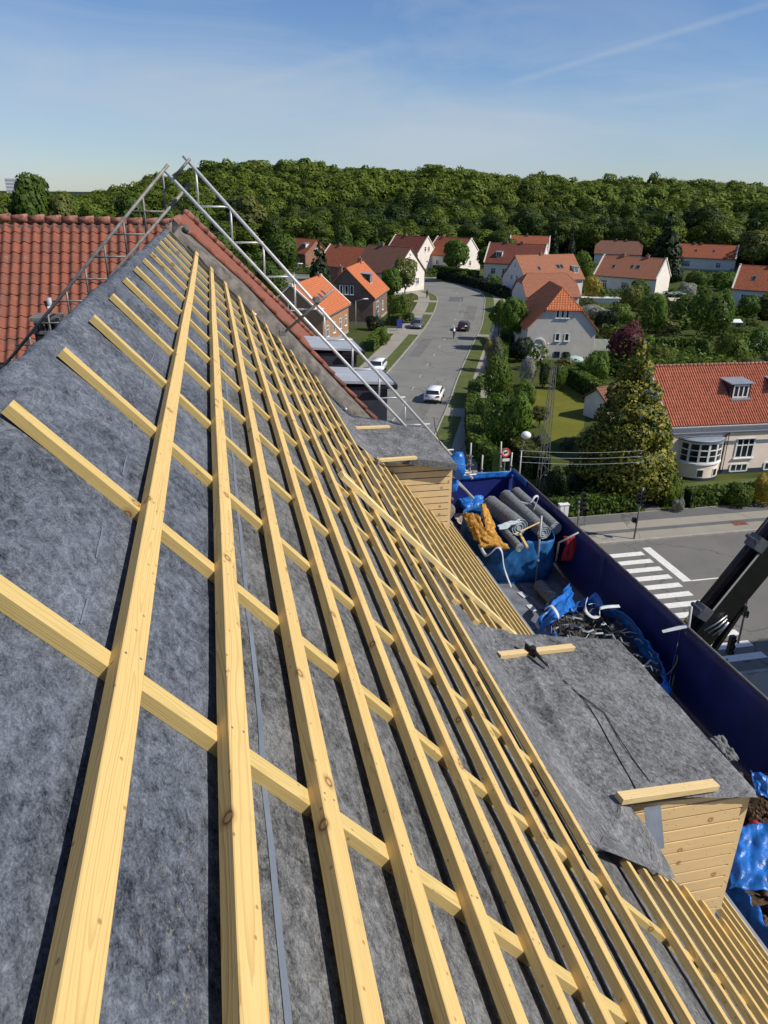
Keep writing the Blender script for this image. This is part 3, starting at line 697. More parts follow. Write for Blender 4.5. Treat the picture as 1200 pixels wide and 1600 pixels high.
cw=(VY(97,540,14.5).x-VY(54,540,14.5).x)/2; zt=VY(76,519,14.5).z; zc=VY(76,498,14.5).z
m=MB(); m.box(-cw+.03,cw-.03,-.28,.28,16.2,zt); m.build('stack',MT['mortar'],ch)
ch.children[0].data.materials[0]=simple('sooty_brick',(.045,.04,.038),.95,.1,var=.5,scale=12,bump=.6)
m=MB()
for x in (-cw+.04,-.02,.0,cw-.08):
    for y in (-.27,.2): m.box(x,x+.05,y,y+.06,zt,zc-.04)
m.box(-cw,cw,-.3,.3,zt-.03,zt+.02); m.build('leg',simple('cap_leg',(.13,.13,.12),.9,.1,var=.4),ch)
m=MB(); m.box(-cw-.02,cw+.02,-.32,.32,zc-.04,zc+.02); m.build('cap_slab',simple('cap_slab',(.17,.16,.15),.9,.1,var=.4,scale=12),ch)
# ================================================================ scaffold deck, hoarding, bags
ZD=13.1; XF=6.8
sc=empty('scaffold',(0,0,0),label='eaves scaffold with grey decks running along the gutter',cat='scaffold')
y=-4.
while y<16:
    for x0 in (4.62,5.16,5.70,6.24):
        m=MB(); m.box(x0,x0+.52,y+.01,y+2.99,ZD-.05,ZD); m.box(x0,x0+.03,y+.01,y+2.99,ZD,ZD+.012)
        m.build('deck_board',MT['deck'] if x0>4.7 else MT['deckwood'],sc)
    y+=3.
for X in (4.7,6.72):
    for Y in (-1,2,5,8,11,14,16.3):
        m=MB(); m.tube([(X,Y,0),(X,Y,ZD-.06)],.024,8); m.build('standard',MT['steel'],sc,smooth=True)
for z in range(2,13,2):
    for X in (4.7,6.72):
        m=MB(); m.tube([(X,-4,z),(X,16.3,z)],.024,6); m.build('ledger',MT['steel'],sc,smooth=True)
# hoarding
fn_=empty('hoarding',(XF,1,ZD),label='navy blue sheeted hoarding along the outer edge of the scaffold',cat='hoarding')
ys=[-1,1.4,3.9,6.4,8.9,11.4,13.8,16.05]
for i in range(len(ys)-1):
    a,b=ys[i]-1+.006,ys[i+1]-1-.006
    m=MB()
    def pf(u,v): return Vector((.018*nz(u*3+i*7,v*2)+.006*nz(u*12+i,v*7),a+(b-a)*u,-.15+1.40*v))
    m.grid(16,8,pf); m.build('panel',MT['navy'],fn_,smooth=True,thick=.012)
m=MB(); m.tube([(.0,-2,1.26),(0,15.05,1.26)],.018,8); m.build('top_rail',MT['steeldk'],fn_,smooth=True)
fe=empty('hoarding',(4.6,16.1,ZD),label='navy hoarding closing the far end of the scaffold, bright blue sheet over its top',cat='hoarding')
m=MB(); m.grid(12,8,lambda u,v: Vector((-.7+2.9*u,.015*nz(u*5,v*3,2),-.15+1.35*v))); m.build('panel',MT['navy'],fe,smooth=True,thick=.012)
m=MB(); m.grid(24,4,lambda u,v: Vector((-.5+2.7*u,-.03+.02*nz(u*9,v*3,6),1.22-.16*v+.02*nz(u*11,v)))); m.grid(10,4,lambda u,v: Vector((2.17+.02*nz(u*6,v),-.9*u,1.27-.14*v+.015*nz(u*9,v)))); m.build('tarp_edge',MT['tarp'],fe,smooth=True,thick=.008)
def post(u,v,ut,vt,label,z0=ZD,r=.024,grp='scaffold posts standing along the hoarding'):
    b=G(u,v,z0); t=VY(ut,vt,b.y); o=empty('scaffold_post',b,label=label,cat='scaffold post',group=grp)
    m=MB(); m.tube([(0,0,0),(t.x-b.x,0,t.z-b.z)],r,9); m.build('tube',MT['steel'],o,smooth=True)
    m=MB(); h=(t.z-b.z); 
    for f in (.35,.7): m.tube([((t.x-b.x)*f,0,h*f-.03),((t.x-b.x)*f,0,h*f+.03)],.04,9)
    m.build('collar',MT['steeldk'],o,smooth=True); return o
post(732,770,736,692,'scaffold post nearest the bright blue tarp bundle')
post(749,783,754,711,'scaffold post that the bright lattice beam foot rests against')
post(793,776,800,707,'scaffold post in the far corner of the hoarding beside the round road sign')
post(781,750,783,690,'tall thin post behind the far hoarding under the street lamp',z0=ZD+.3)
post(837,912,846,806,'scaffold post standing in front of the bag of felt rolls')
post(894,905,898,838,'scaffold post beside the red cloth on the hoarding')
post(1062,1082,1080,948,'scaffold post with the yellow-green rope tied to it')
m=MB(); p=G(733,752,ZD+.35)
for i in range(7):
    c=p+Vector((rnd.uniform(-.06,.06),rnd.uniform(-.05,.05),.12*i)); m.box(c.x-.05,c.x+.05,c.y-.04,c.y+.04,c.z-.035,c.z+.035); m.tube([c+Vector((-.1,0,.02)),c+Vector((.1,.03,-.02))],.016,6)
tag(m.build('coupler_chain',MT['steeldk'],None,bevel=.01),'stack of scaffold couplers hanging on the post by the beam foot','couplers')
tubes('scaffold_tube','thin tube tied from the bag corner over the hoarding top','scaffold tube',[[G(869,877,ZD+.6),G(873,848,ZD+1.05),G(904,832,ZD+1.3)]],.02,MT['steel'])
tubes('scaffold_tube','dark tube lying low between the two blue bags','scaffold tube',[[G(866,880,ZD+.6),G(892,918,ZD+.1)]],.024,MT['steeldk'])
m=MB(); m.add([G(1034,985,ZD+1.2),G(1072,975,ZD+1.28),G(1074,981,ZD+1.28),G(1036,989,ZD+1.18)],[(0,1,2,3)]); tag(m.build('strap',MT['strap'],None,thick=.006),'flat pale strap over the hoarding top beside the crane','strap')
# red cloth
m=MB(); m.grid(10,10,lambda u,v: G(880+18*u+3*math.sin(v*5),838+38*v,ZD+1.15-.5*v)+Vector((.03*nz(u*4,v*4),.03*nz(u*5,v*3,3),0))); tag(m.build('red_cloth',MT['strapred'],None,smooth=True,thick=.01),'red cloth bundled against the hoarding beside the bag of rolls','cloth')
# tarp bundle
m=MB(); c=VY(715,726,12.6)
m.ball(tuple(c),.17,.17,.25,18,12,.0)
for i,vv in enumerate(m.v):
    p=Vector(vv)-c; k=1+.35*nz(p.x*9,p.y*9,p.z*6)+.12*nz(p.x*25,p.y*25,p.z*20); m.v[i]=tuple(c+p*k)
b=len(m.v); m.ball((c.x-.05,c.y+.02,c.z-.42),.10,.08,.14,12,8,.3,4)
tag(m.build('tarp_bundle',MT['tarp'],None,smooth=True),'crumpled bright blue tarp bundle tied beside the farther dormer','tarpaulin')
tubes('scaffold_tube','short bright tube end poking out below the tarp bundle','scaffold tube',[[VY(703,745,13.45),VY(728,767,13.45)],[VY(712,741,13.45),VY(737,738,13.45)]],.02,MT['steel'])
tubes('hose','thin brown hose curving down beside the farther dormer','hose',[[VY(678,652,13.2),VY(680,668,13.2),VY(686,688,13.2),VY(697,708,13.2),VY(706,722,13.2)]],.008,MT['bark'])
# bags
def bag(name,label,outline,z0,z1,mat,bulge=.1,sag=.05,seed=0,sq=3.2,tall=14,cr=.02):
    """open-topped big bag; outline = 4 corner points (x,y); superellipse section"""
    cx=sum(p[0] for p in outline)/4; cy=sum(p[1] for p in outline)/4
    root=empty(name,(cx,cy,z0),label=label,cat='big bag')
    def pt(a,k):
        c,s=math.cos(a),math.sin(a); q=(abs(c)**sq+abs(s)**sq)**(-1/sq); x,y=c*q*k,s*q*k
        u,v=(x+1)/2,(y+1)/2
        p=[outline[0][i]*(1-u)*(1-v)+outline[1][i]*u*(1-v)+outline[2][i]*u*v+outline[3][i]*(1-u)*v for i in (0,1)]
        return p[0]-cx,p[1]-cy
    m=MB(); nu=56; nv=tall
    def f(u,v):
        a=2*math.pi*u; k=1+bulge*math.sin(math.pi*min(1,v*1.0))-.03; k+=1.6*cr*nz(math.cos(a)*3+seed,math.sin(a)*3,v*3)+cr*nz(math.cos(a)*9,math.sin(a)*9+seed,v*6)+.5*cr*nz(math.cos(a)*22,math.sin(a)*22+seed,v*9)
        x,y=pt(a,k*(.92+.08*min(1,v*4))); h=(z1-z0)*v+cr*2*v*nz(math.cos(a)*6,math.sin(a)*6,seed+v); h-= sag*(.5+.5*nz(math.cos(a)*1.7+seed,math.sin(a)*1.7,4)) *v*2
        return Vector((x,y,h))
    nu=120; m.grid(nu,nv,f); w_=m.build('bag_wall',mat,root,smooth=True,thick=.012)
    m=MB(); m.grid(nu,1,lambda u,v: Vector((*pt(2*math.pi*u,.95*v),.02))); m.build('bag_base',mat,root)
    return root,f
def loopstrap(root,pts,wd,mat=None,n=24):
    pts=[Vector(p)-root.location for p in pts]
    # catmull-rom
    cr=[]; 
    P=[pts[0]]+pts+[pts[-1]]
    for i in range(1,len(P)-2):
        for k in range(8):
            t=k/8; a,b,c,d=P[i-1:i+3]; cr.append(.5*((2*b)+(c-a)*t+(2*a-5*b+4*c-d)*t*t+(3*b-a-3*c+d)*t**3))
    cr.append(pts[-1]); m=MB()
    side=Vector((.55,.8,.25)).normalized()
    for i,p in enumerate(cr):
        d=(cr[min(i+1,len(cr)-1)]-cr[max(0,i-1)]).normalized(); s=(side-d*side.dot(d)); s=s.normalized()*wd/2 if s.length>.1 else Vector((wd/2,0,0)); m.v+= [tuple(p-s),tuple(p+s)]
    for i in range(len(cr)-1): m.f.append((2*i,2*i+1,2*i+3,2*i+2)); m.m.append(0)
    return m.build('strap',mat or MT['strap'],root,smooth=True,thick=.006)
c1=[tuple(G(*q,ZD+.95))[:2] for q in ((763,868),(870,858),(888,822),(775,800))]
bag1,_=bag('big_bag','blue woven big bag packed with grey felt rolls and golden insulation',[(5.0,12.75),(6.5,12.6),(6.66,14.6),(4.95,14.75)],ZD,ZD+1.0,MT['bagblue'],bulge=.03,seed=2,sq=5.5)
loopstrap(bag1,[G(749,850,ZD+1.0),G(760,868,ZD+1.02),G(776,856,ZD+1.2),G(784,862,ZD+1.15),G(788,888,ZD+.72),G(799,918,ZD+.25)],.06)
loopstrap(bag1,[G(809,783,ZD+1.1),G(826,787,ZD+1.25),G(836,776,ZD+1.35),G(841,778,ZD+1.3),G(833,798,ZD+1.1)],.05)
def roll(u0,v0,u1,v1,z,r,label,z1=None,mat='roll',spiral=True):
    a=G(u0,v0,z); b=G(u1,v1,z1 or z); root=empty('felt_roll',a,label=label,cat='roll',group='rolls of grey felt in the bag'); d=b-a
    m=MB(); n=7; m.tube([d*(i/n)+Vector((0,0,.01*nz(i,u0*.1))) for i in range(n+1)],[r*(1+.03*nz(i*2,u0*.3)) for i in range(n+1)],18,cap=False); m.build('roll_body',MT[mat],root,smooth=True)
    dn=d.normalized(); x=dn.cross(Vector((0,0,1))).normalized(); y=x.cross(dn); m=MB()
    for e_ in (Vector((0,0,0)),d):
        m=MB()
        for k in range(3):
            rr=r*(1-.3*k)-.004; pts=[e_+(x*math.cos(q/9*2*math.pi)+y*math.sin(q/9*2*math.pi))*rr for q in range(10)]; m.tube(pts,.008,5)
        m.poly([e_+dn*(.01 if e_.length<.01 else -.01)+(x*math.cos(q/16*2*math.pi)+y*math.sin(q/16*2*math.pi))*r*.97 for q in range(16)])
        m.build('roll_end',MT['rollend'],root)
    return root
roll(766,787,812,824,ZD+1.08,.19,'wide flattened grey felt roll at the left on top of the bag',ZD+1.05)
roll(790,775,850,832,ZD+1.1,.15,'long grey felt roll in the middle of the bag',ZD+1.02)
roll(806,770,868,826,ZD+1.08,.14,'grey felt roll lying against the hoarding side of the bag',ZD+1.0)
roll(786,828,812,856,ZD+1.0,.085,'short roll with torn pale end at the front of the bag',ZD+.98)
def slab(name,px,label,cat,mat,th=.03,amp=.05,seed=1,group=None):
    pts=[G(u,v,z) for u,v,z in px]; m=MB(); a,b,c,d=pts; fz=1. if mat is MT['tarp'] else 0.
    m.grid(30,24,lambda u,v:(a*(1-u)*(1-v)+b*u*(1-v)+c*u*v+d*(1-u)*v)+Vector((.02*nz(u*6,v*6,seed),.02*nz(u*5,v*6,seed+3),amp*math.sin(3.1*u)*.6+.05*nz(u*3.5,v*3.5,seed)+fz*.035*(.5-abs(nz(u*5,v*5,seed+9)))+.012*nz(u*14,v*14,seed))))
    o=m.build(name,mat,None,smooth=True,thick=th); return tag(o,label,cat,group)
gi='golden insulation slabs in the bag'
slab('insulation_slab',[(722,803,ZD+1.1),(748,806,ZD+1.2),(765,852,ZD+1.05),(742,842,ZD+1.0)],'torn golden insulation slab hanging over the left edge of the bag','insulation',MT['insul'],.06,seed=1,group=gi)
slab('insulation_slab',[(752,787,ZD+1.35),(762,800,ZD+1.2),(777,835,ZD+1.1),(760,832,ZD+1.15)],'upright golden insulation slab leaning against the grey roll','insulation',MT['insul'],.06,seed=4,group=gi)
slab('insulation_slab',[(740,822,ZD+1.15),(770,832,ZD+1.15),(796,858,ZD+1.0),(752,856,ZD+1.0)],'golden insulation slab lying lowest behind the white strap','insulation',MT['insul'],.07,seed=8,group=gi)
slab('foil_sheet',[(778,820,ZD+1.26),(812,812,ZD+1.24),(815,817,ZD+1.2),(781,828,ZD+1.2)],'pale shiny foil strip across the felt rolls','foil',MT['rollend'],.004,.01,2)
loose('timber_offcut',G(812,832,ZD+1.05),G(824,854,ZD+1.02),.05,.04,MT['pine'],'small pine offcut sticking out at the front of the bag of rolls','offcut')
loose('timber_offcut',G(804,834,ZD+1.12),G(846,814,ZD+1.2),.02,.02,MT['pinepale'],'thin pale lath lying across the rolls in the bag','offcut')
slab('folded_tarp',[(714,780,ZD+.5),(752,776,ZD+.55),(757,792,ZD+.45),(727,797,ZD+.45)],'folded pale blue tarp on the deck behind the bag of rolls','tarpaulin',MT['tarp'],.12,.05,5)
slab('rust_sheet',[(757,752,ZD+.7),(790,750,ZD+.75),(792,780,ZD+.4),(757,782,ZD+.4)],'brown tarred sheet standing in the far corner of the hoarding','sheet',MT['rubble'],.04,.05,6)
slab('cardboard',[(708,802,ZD+.25),(738,803,ZD+.25),(740,822,ZD+.22),(716,818,ZD+.22)],'pale flattened board on the deck near the farther dormer','board',MT['fabric'],.02,.01,7)
# second bag
oz=ZD+.75
ol=[(5.12,8.1),(6.5,8.1),(6.62,10.95),(5.12,10.95)]
bag2,f2=bag('big_bag','bright blue slumped big bag full of black plastic scraps beside the nearest dormer',ol,ZD,oz+.05,MT['tarp'],bulge=.04,sag=.16,seed=6,sq=2.8,cr=.075)
loopstrap(bag2,[G(918,935,ZD+.95),G(914,952,ZD+.95),G(925,964,ZD+.9),G(936,962,ZD+.9),G(940,950,ZD+1.),G(968,947,ZD+.95)],.06)
loopstrap(bag2,[G(851,952,ZD+.85),G(862,948,ZD+.95),G(873,966,ZD+.85),G(863,976,ZD+.6),G(859,987,ZD+.45)],.06)
m=MB(); m.grid(30,40,lambda u,v: Vector((5.3+1.2*u,8.4+2.3*v,ZD+.42+.16*nz(u*4,v*6)+.07*nz(u*14,v*19)))); 
for i in range(170):
    x,y=rnd.uniform(5.3,6.4),rnd.uniform(8.5,10.6); a=rnd.uniform(0,6.3); l=rnd.uniform(.08,.3); z=ZD+.55+rnd.uniform(0,.12)
    m.cm=0 if rnd.random()<.72 else 1
    m.tube([(x,y,z),(x+l*.5*math.cos(a),y+l*.5*math.sin(a),z+rnd.uniform(-.03,.06)),(x+l*math.cos(a+.4),y+l*math.sin(a+.4),z+rnd.uniform(-.05,.03))],rnd.choice((.006,.01,.018)),4)
o=m.build('plastic_scraps',[MT['debris'],MT['rollend']],None); tag(o,'tangled black plastic scraps and pale strips filling the slumped blue bag','scraps',kind='stuff')
m=MB(); m.grid(22,18,lambda u,v: G(848+50*u-8*v,985-62*u*(.6+.4*v)-30*v+18*v*v,ZD+.62+.22*math.sin(u*3.1)*(1-.4*v))+Vector((.06*nz(u*5,v*5,31),.06*nz(u*4,v*4,33),.10*nz(u*3,v*4,35)+.02*nz(u*9,v*9,36))))
o=m.build('bag_flap',MT['tarp'],bag2,smooth=True,thick=.008); o.location=-bag2.location
# third bag + rubble
bag3,_=bag('big_bag','blue big bag with a red strap below the corner of the nearest dormer',[(4.95,3.95),(6.2,3.95),(6.25,5.35),(4.95,5.35)],ZD,ZD+.82,MT['tarp'],bulge=.1,sag=.12,seed=9,sq=3,cr=.07)
loopstrap(bag3,[G(1166,1292,ZD+.9),G(1180,1284,ZD+.98),G(1192,1300,ZD+.9),G(1204,1340,ZD+.6)],.05,MT['strapred'])
loopstrap(bag3,[G(1172,1296,ZD+.85),G(1180,1318,ZD+.85),G(1176,1334,ZD+.75)],.05)
m=MB(); m.grid(24,24,lambda u,v: Vector((5.0+1.2*u,4.0+1.3*v,ZD+.35+.10*nz(u*4,v*4)))); 
for i in range(60): m.ball((rnd.uniform(5.1,6.1),rnd.uniform(4.2,5.3),ZD+.42),rnd.uniform(.03,.09),nu=7,nv=5,jit=.5,seed=i)
tag(m.build('rubble',MT['rubble'],None),'brown rubble filling the blue bag with the red strap','rubble',kind='stuff')
m=MB()
for i in range(26): 
    q=G(rnd.uniform(1160,1210),rnd.uniform(1248,1282),ZD+.75); m.ball(tuple(q),rnd.uniform(.03,.08),nu=8,nv=6,jit=.5,seed=i)
m.grid(14,14,lambda u,v: G(1150+60*u,1200+80*v,ZD+.7)+Vector((0,0,.08*nz(u*4,v*4)-.1)))
tag(m.build('rubble_heap',MT['rubble'],None,smooth=False),'heap of brown rubble behind the nearest dormer corner','rubble',kind='stuff')
slab('blue_tarp',[(1172,1205,ZD+.9),(1215,1225,ZD+.9),(1215,1255,ZD+.8),(1180,1245,ZD+.8)],'bright blue tarp over the rubble heap at the right edge','tarpaulin',MT['tarp'],.01,.05,12)
slab('blue_tarp',[(1143,1300,ZD+.86),(1215,1285,ZD+.98),(1225,1400,ZD+.80),(1138,1392,ZD+.74)],'crumpled blue tarp thrown over the red-strapped bag at the lower right','tarpaulin',MT['tarp'],.012,.07,19)
slab('grey_board',[(1110,1153,ZD+.85),(1128,1150,ZD+.85),(1155,1185,ZD+.8),(1140,1190,ZD+.8)],'grey board leaning on the hoarding behind the nearest dormer','board',MT['roll'],.03,.0,12)
m=MB()
for i in range(420):
    q=G(rnd.gauss(1185,14),rnd.gauss(1425,14),ZD+.02); m.ball(tuple(q),rnd.uniform(.008,.02),nu=5,nv=3,jit=.5,seed=i)
tag(m.build('white_gravel',MT['strap'],None),'white chips scattered on the deck below the nearest dormer','chips',kind='stuff')
# deck clutter
o=roll(843,915,866,940,ZD+.14,.13,'grey felt roll lying on the deck between the two blue bags'); o['group']='loose felt rolls'
for q,(a,b) in enumerate((((812,925),(822,933)),((826,945),(836,955)),((838,972),(850,990)))):
    pa=G(*a,ZD+.015); pb=G(*b,ZD+.015); m=MB(); m.beam(pa,pb,.12,.006); tag(m.build('paper_scrap',MT['strap'],None),('small torn white paper scrap','middle torn white paper scrap','large torn white paper scrap')[q]+' on the grey deck by the battens','paper scrap')
# rope
rp=[G(1074,968,ZD+1.3),G(1062,985,ZD+1.0),G(1058,1010,ZD+.75),G(1057,1035,ZD+.6),G(1040,1055,ZD+.45),G(1018,1055,ZD+.5)]
rp2=[G(1076,970,ZD+1.3),G(1072,1000,ZD+.8),G(1060,1030,ZD+.5),G(1050,1070,ZD+.2)]
ro=empty('rope',rp[0],label='yellow-green rope knotted on a post and hanging inside the hoarding',cat='rope')
def cat(P):
    P=[P[0]]+P+[P[-1]]; out=[]
    for i in range(1,len(P)-2):
        for k in range(8): t=k/8; a,b,c,d=P[i-1:i+3]; out.append(.5*((2*b)+(c-a)*t+(2*a-5*b+4*c-d)*t*t+(3*b-a-3*c+d)*t**3))
    return out+[P[-2]]
for P in (rp,rp2):
    m=MB(); m.tube([p-rp[0] for p in cat(P)],.008,6); m.build('strand',MT['rope'],ro,smooth=True)
m=MB(); m.ball((0,0,0),.04,.04,.05,8,6,.4,2); m.build('knot',MT['rope'],ro,smooth=True)
# ================================================================ crane boom
YC=9.5
b0=VY(1064,1016,YC); b1=VY(1235,806,YC); b1=b0+(b1-b0)*1.25
cr=empty('crane_boom',b0,label='black hydraulic crane boom reaching up past the outside of the hoarding',cat='crane boom'); d=(b1-b0); up=Vector((-d.z,0,d.x)).normalized()
m=MB(); m.beam(-up*.07,d-up*.07,.32,.48,up=up); m.build('main_boom',MT['crane'],cr,bevel=.02)
m=MB(); m.beam(up*.21-Vector((0,.02,0))+d*.02,up*.21+d*1.0-Vector((0,.02,0)),.12,.10,up=up); m.build('inner_boom',MT['crane'],cr,bevel=.015)
m=MB(); m.tube([up*.33+d*-.05,up*.33+d*.95],.028,10); m.build('cylinder',MT['crane'],cr,smooth=True)
m=MB(); m.beam(up*.165-Vector((0,.155,0))+d*.25,up*.165-Vector((0,.155,0))+d*.58,.006,.05,up=up); m.beam(up*.165-Vector((0,.155,0))+d*.7,up*.165-Vector((0,.155,0))+d*1.0,.006,.04,up=up); m.build('pale_stripe',simple('boom_stripe',(.35,.35,.33),.5,.4,var=.1),cr)
for f in (.22,.62):
    m=MB(); c=d*f+up*.26-Vector((0,.06,0)); m.beam(c-d.normalized()*.13,c+d.normalized()*.10,.24,.24,up=up); m.tube([c+up*.12-Vector((0,.12,0)),c+up*.12+Vector((0,.15,0))],.04,10); m.build('bracket',MT['craneg'],cr,bevel=.02)
e0=VY(1098,1040,YC-.1)-b0; e1=VY(1160,948,YC-.1)-b0
m=MB(); m.beam(e0,e1,.1,.09,up=up); m.tube([e1+Vector((0,-.08,0)),e1+Vector((0,.1,0))],.055,12); m.build('link_arm',MT['crane'],cr,bevel=.01)
m=MB()
for q in range(3): m.tube([VY(1100+6*q,985+4*q,YC-.2)-b0,VY(1118+5*q,975+4*q,YC-.22)-b0,VY(1136,962+5*q,YC-.2)-b0],.014,7)
m.tube([VY(1122,992,YC-.22)-b0,VY(1138,972,YC-.22)-b0],.024,8)
m.build('hydraulic_hose',MT['rim'],cr,smooth=True)
m=MB(); m.beam((0,0,0),-d*.35,.2,.22,up=up); m.build('boom_foot',MT['crane'],cr,bevel=.02)
# ================================================================ ground
def hill(x,y):
    d=math.hypot(x,y); az=math.atan2(x,y)
    def s(a,b,t): t=min(1,max(0,(t-a)/(b-a))); return t*t*(3-2*t)
    k=s(R(-9),R(3),az)
    h=s(265,440,d)*19*k+s(330,620,d)*5*(1-k)
    h+= s(280,420,d)*(4.5*nz(x*.008,y*.008,2)+3*nz(x*.02,y*.02,5))*k
    h-= s(R(12),R(30),az)*s(265,440,d)*6.5
    return h
def gmat(name,cols,scale,r=.95):
    m=NT(name); v=m.geo(); f=m.math('ADD',m.math('MULTIPLY',m.noise(v,scale,5,.6),.7),m.math('MULTIPLY',m.noise(v,scale*14,3),.35))
    m.base(m.ramp(f,cols)).rough(r,.15); return m
MT['grass']=gmat('garden_grass',[(.3,(.03,.045,.010)),(.55,(.06,.075,.018)),(.75,(.10,.10,.032))],.25).mat
MT['lawn']=gmat('lawn',[(.3,(.10,.11,.015)),(.55,(.135,.135,.02)),(.75,(.18,.165,.04))],.35).mat
MT['verge']=gmat('verge_grass',[(.3,(.06,.08,.022)),(.55,(.095,.115,.035)),(.75,(.15,.15,.06))],.6).mat
MT['soil']=gmat('soil',[(.3,(.05,.035,.02)),(.7,(.11,.08,.05))],.8).mat
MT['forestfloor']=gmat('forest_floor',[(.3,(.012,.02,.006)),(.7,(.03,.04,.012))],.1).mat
def asphalt(name,a,b):
    m=NT(name); v=m.geo(); f=m.noise(v,.22,6,.6); g=m.noise(v,22,2)
    c=m.ramp(f,[(.3,a),(.7,b)]); c=m.mix(m.ramp(m.noise(v,1.4,4,.7,.5),[(.56,0),(.66,.35)]),c,tuple(x*.72 for x in a)); c=m.mix(m.ramp(g,[(.3,0),(.8,.3)]),c,tuple(min(1,x*1.5) for x in b))
    # patched repairs and hairline cracks
    vo=m.new('ShaderNodeTexVoronoi',feature='DISTANCE_TO_EDGE',_Scale=.13); n=m.new('ShaderNodeTexNoise',_Scale=.5,_Detail=4); m.l(v,n.inputs['Vector'])
    mx=m.mix(.12,(0,0,0),n.outputs['Color']); ad=m.new('ShaderNodeVectorMath',operation='MULTIPLY_ADD'); m.l(n.outputs['Color'],ad.inputs[0]); ad.inputs[1].default_value=(3,3,3); m.l(v,ad.inputs[2]); m.l(ad.outputs[0],vo.inputs['Vector'])
    c=m.mix(m.ramp(vo.outputs['Distance'],[(0,.55),(.006,.3),(.012,0)]),c,(.035,.035,.035))
    m.base(c).rough(.9,.25); return m.mat
MT['road']=asphalt('road_asphalt',(.155,.155,.142),(.21,.206,.186)); MT['road2']=asphalt('street_asphalt',(.125,.122,.114),(.175,.168,.152))
MT['path']=asphalt('pavement',(.24,.222,.185),(.32,.295,.245)); MT['pathdk']=asphalt('path_asphalt',(.10,.10,.10),(.14,.14,.14))
MT['paint']=simple('road_paint',(.72,.71,.66),.7,.3,var=.12,scale=5)
MT['kerb']=simple('kerb_stone',(.34,.32,.29),.85,.2,var=.2,scale=2)
# one sheet: polar grid reaching the horizon
m=MB(); rs=[0]+[12*i for i in range(1,22)]+[270+14*i for i in range(0,34)]+[800,1000,1400,2000,3000,4500]; na=180
for r in rs:
    for i in range(na): a=2*math.pi*i/na; x,y=r*math.sin(a),r*math.cos(a); m.v.append((x,y,hill(x,y)))
for j in range(len(rs)-1):
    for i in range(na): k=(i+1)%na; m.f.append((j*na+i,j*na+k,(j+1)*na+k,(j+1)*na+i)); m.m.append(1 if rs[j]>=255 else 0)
g=m.build('ground',[MT['grass'],MT['forestfloor']],None,smooth=True); g['kind']='structure'
def flat(name,poly,z,mat,kind='structure',thick=0):
    m=MB()
    if thick: m.prism([(x,y,z-thick) for x,y in poly],(0,0,thick))
    else: m.poly([(x,y,z) for x,y in poly])
    o=m.build(name,mat,None)
    if kind: o['kind']=kind
    return o
def ribbon(name,left,right,z,mat,thick=0,n=None):
    """strip between two point lists of equal length"""
    m=MB(); a=[Vector((*p,z)) for p in left]; b=[Vector((*p,z)) for p in right]
    for i in range(len(a)-1):
        m.add([a[i],b[i],b[i+1],a[i+1]],[(0,1,2,3)])
        if thick:
            for e in (a,b): m.add([e[i],e[i+1],e[i+1]-Vector((0,0,thick)),e[i]-Vector((0,0,thick))],[(0,1,2,3)])
    o=m.build(name,mat,None); o['kind']='structure'; return o
RL=[(2.0,44.0),(7.7,60),(13.5,73.5),(19.2,87.2),(26.2,103.6),(34.4,123.5),(41.2,142),(45.8,156.5),(47.2,165),(45.6,172.5),(40.5,178.5),(31,183.5),(15,187)]
RR=[(12.0,44.0),(16.5,57.8),(23.4,74.4),(28.0,85.8),(35.6,103.7),(43.4,121.7),(51.0,142),(56.6,158),(59.8,172),(59.6,186),(54.5,195.5),(42,202.5),(18,207)]
def dense(P,k=6):
    out=[]; Q=[P[0]]+list(P)+[P[-1]]
    for i in range(1,len(Q)-2):
        for j in range(k):
            t=j/k; out.append(tuple(.5*((2*Q[i][c])+(Q[i+1][c]-Q[i-1][c])*t+(2*Q[i-1][c]-5*Q[i][c]+4*Q[i+1][c]-Q[i+2][c])*t*t+(3*Q[i][c]-Q[i-1][c]-3*Q[i+1][c]+Q[i+2][c])*t**3) for c in (0,1)))
    return out+[P[-1]]
RLd,RRd=dense(RL),dense(RR)
def offs(P,d):
    out=[]
    for i,p in enumerate(P):
        a=Vector(P[max(0,i-1)]); b=Vector(P[min(len(P)-1,i+1)]); t=(b-a).normalized(); out.append((p[0]+t.y*d,p[1]-t.x*d))
    return out
ribbon('main_road',RLd,RRd,.004,MT['road'])
ribbon('right_kerb',RRd,offs(RRd,.16),.11,MT['kerb'],.11)
ribbon('left_kerb',offs(RLd,-.16),RLd,.11,MT['kerb'],.11)
ribbon('right_verge',offs(RRd,.16),offs(RRd,1.9),.10,MT['verge'],.1)
ribbon('right_path',offs(RRd,1.9),offs(RRd,4.3),.09,MT['path'],.1)
ribbon('left_verge',offs(RLd,-1.7),offs(RLd,-.16),.10,MT['verge'],.1)
ribbon('left_path',offs(RLd,-4.1),offs(RLd,-1.7),.09,MT['path'],.1)
ribbon('left_soil_edge',offs(RLd,-5.0),offs(RLd,-4.1),.05,MT['grass'])
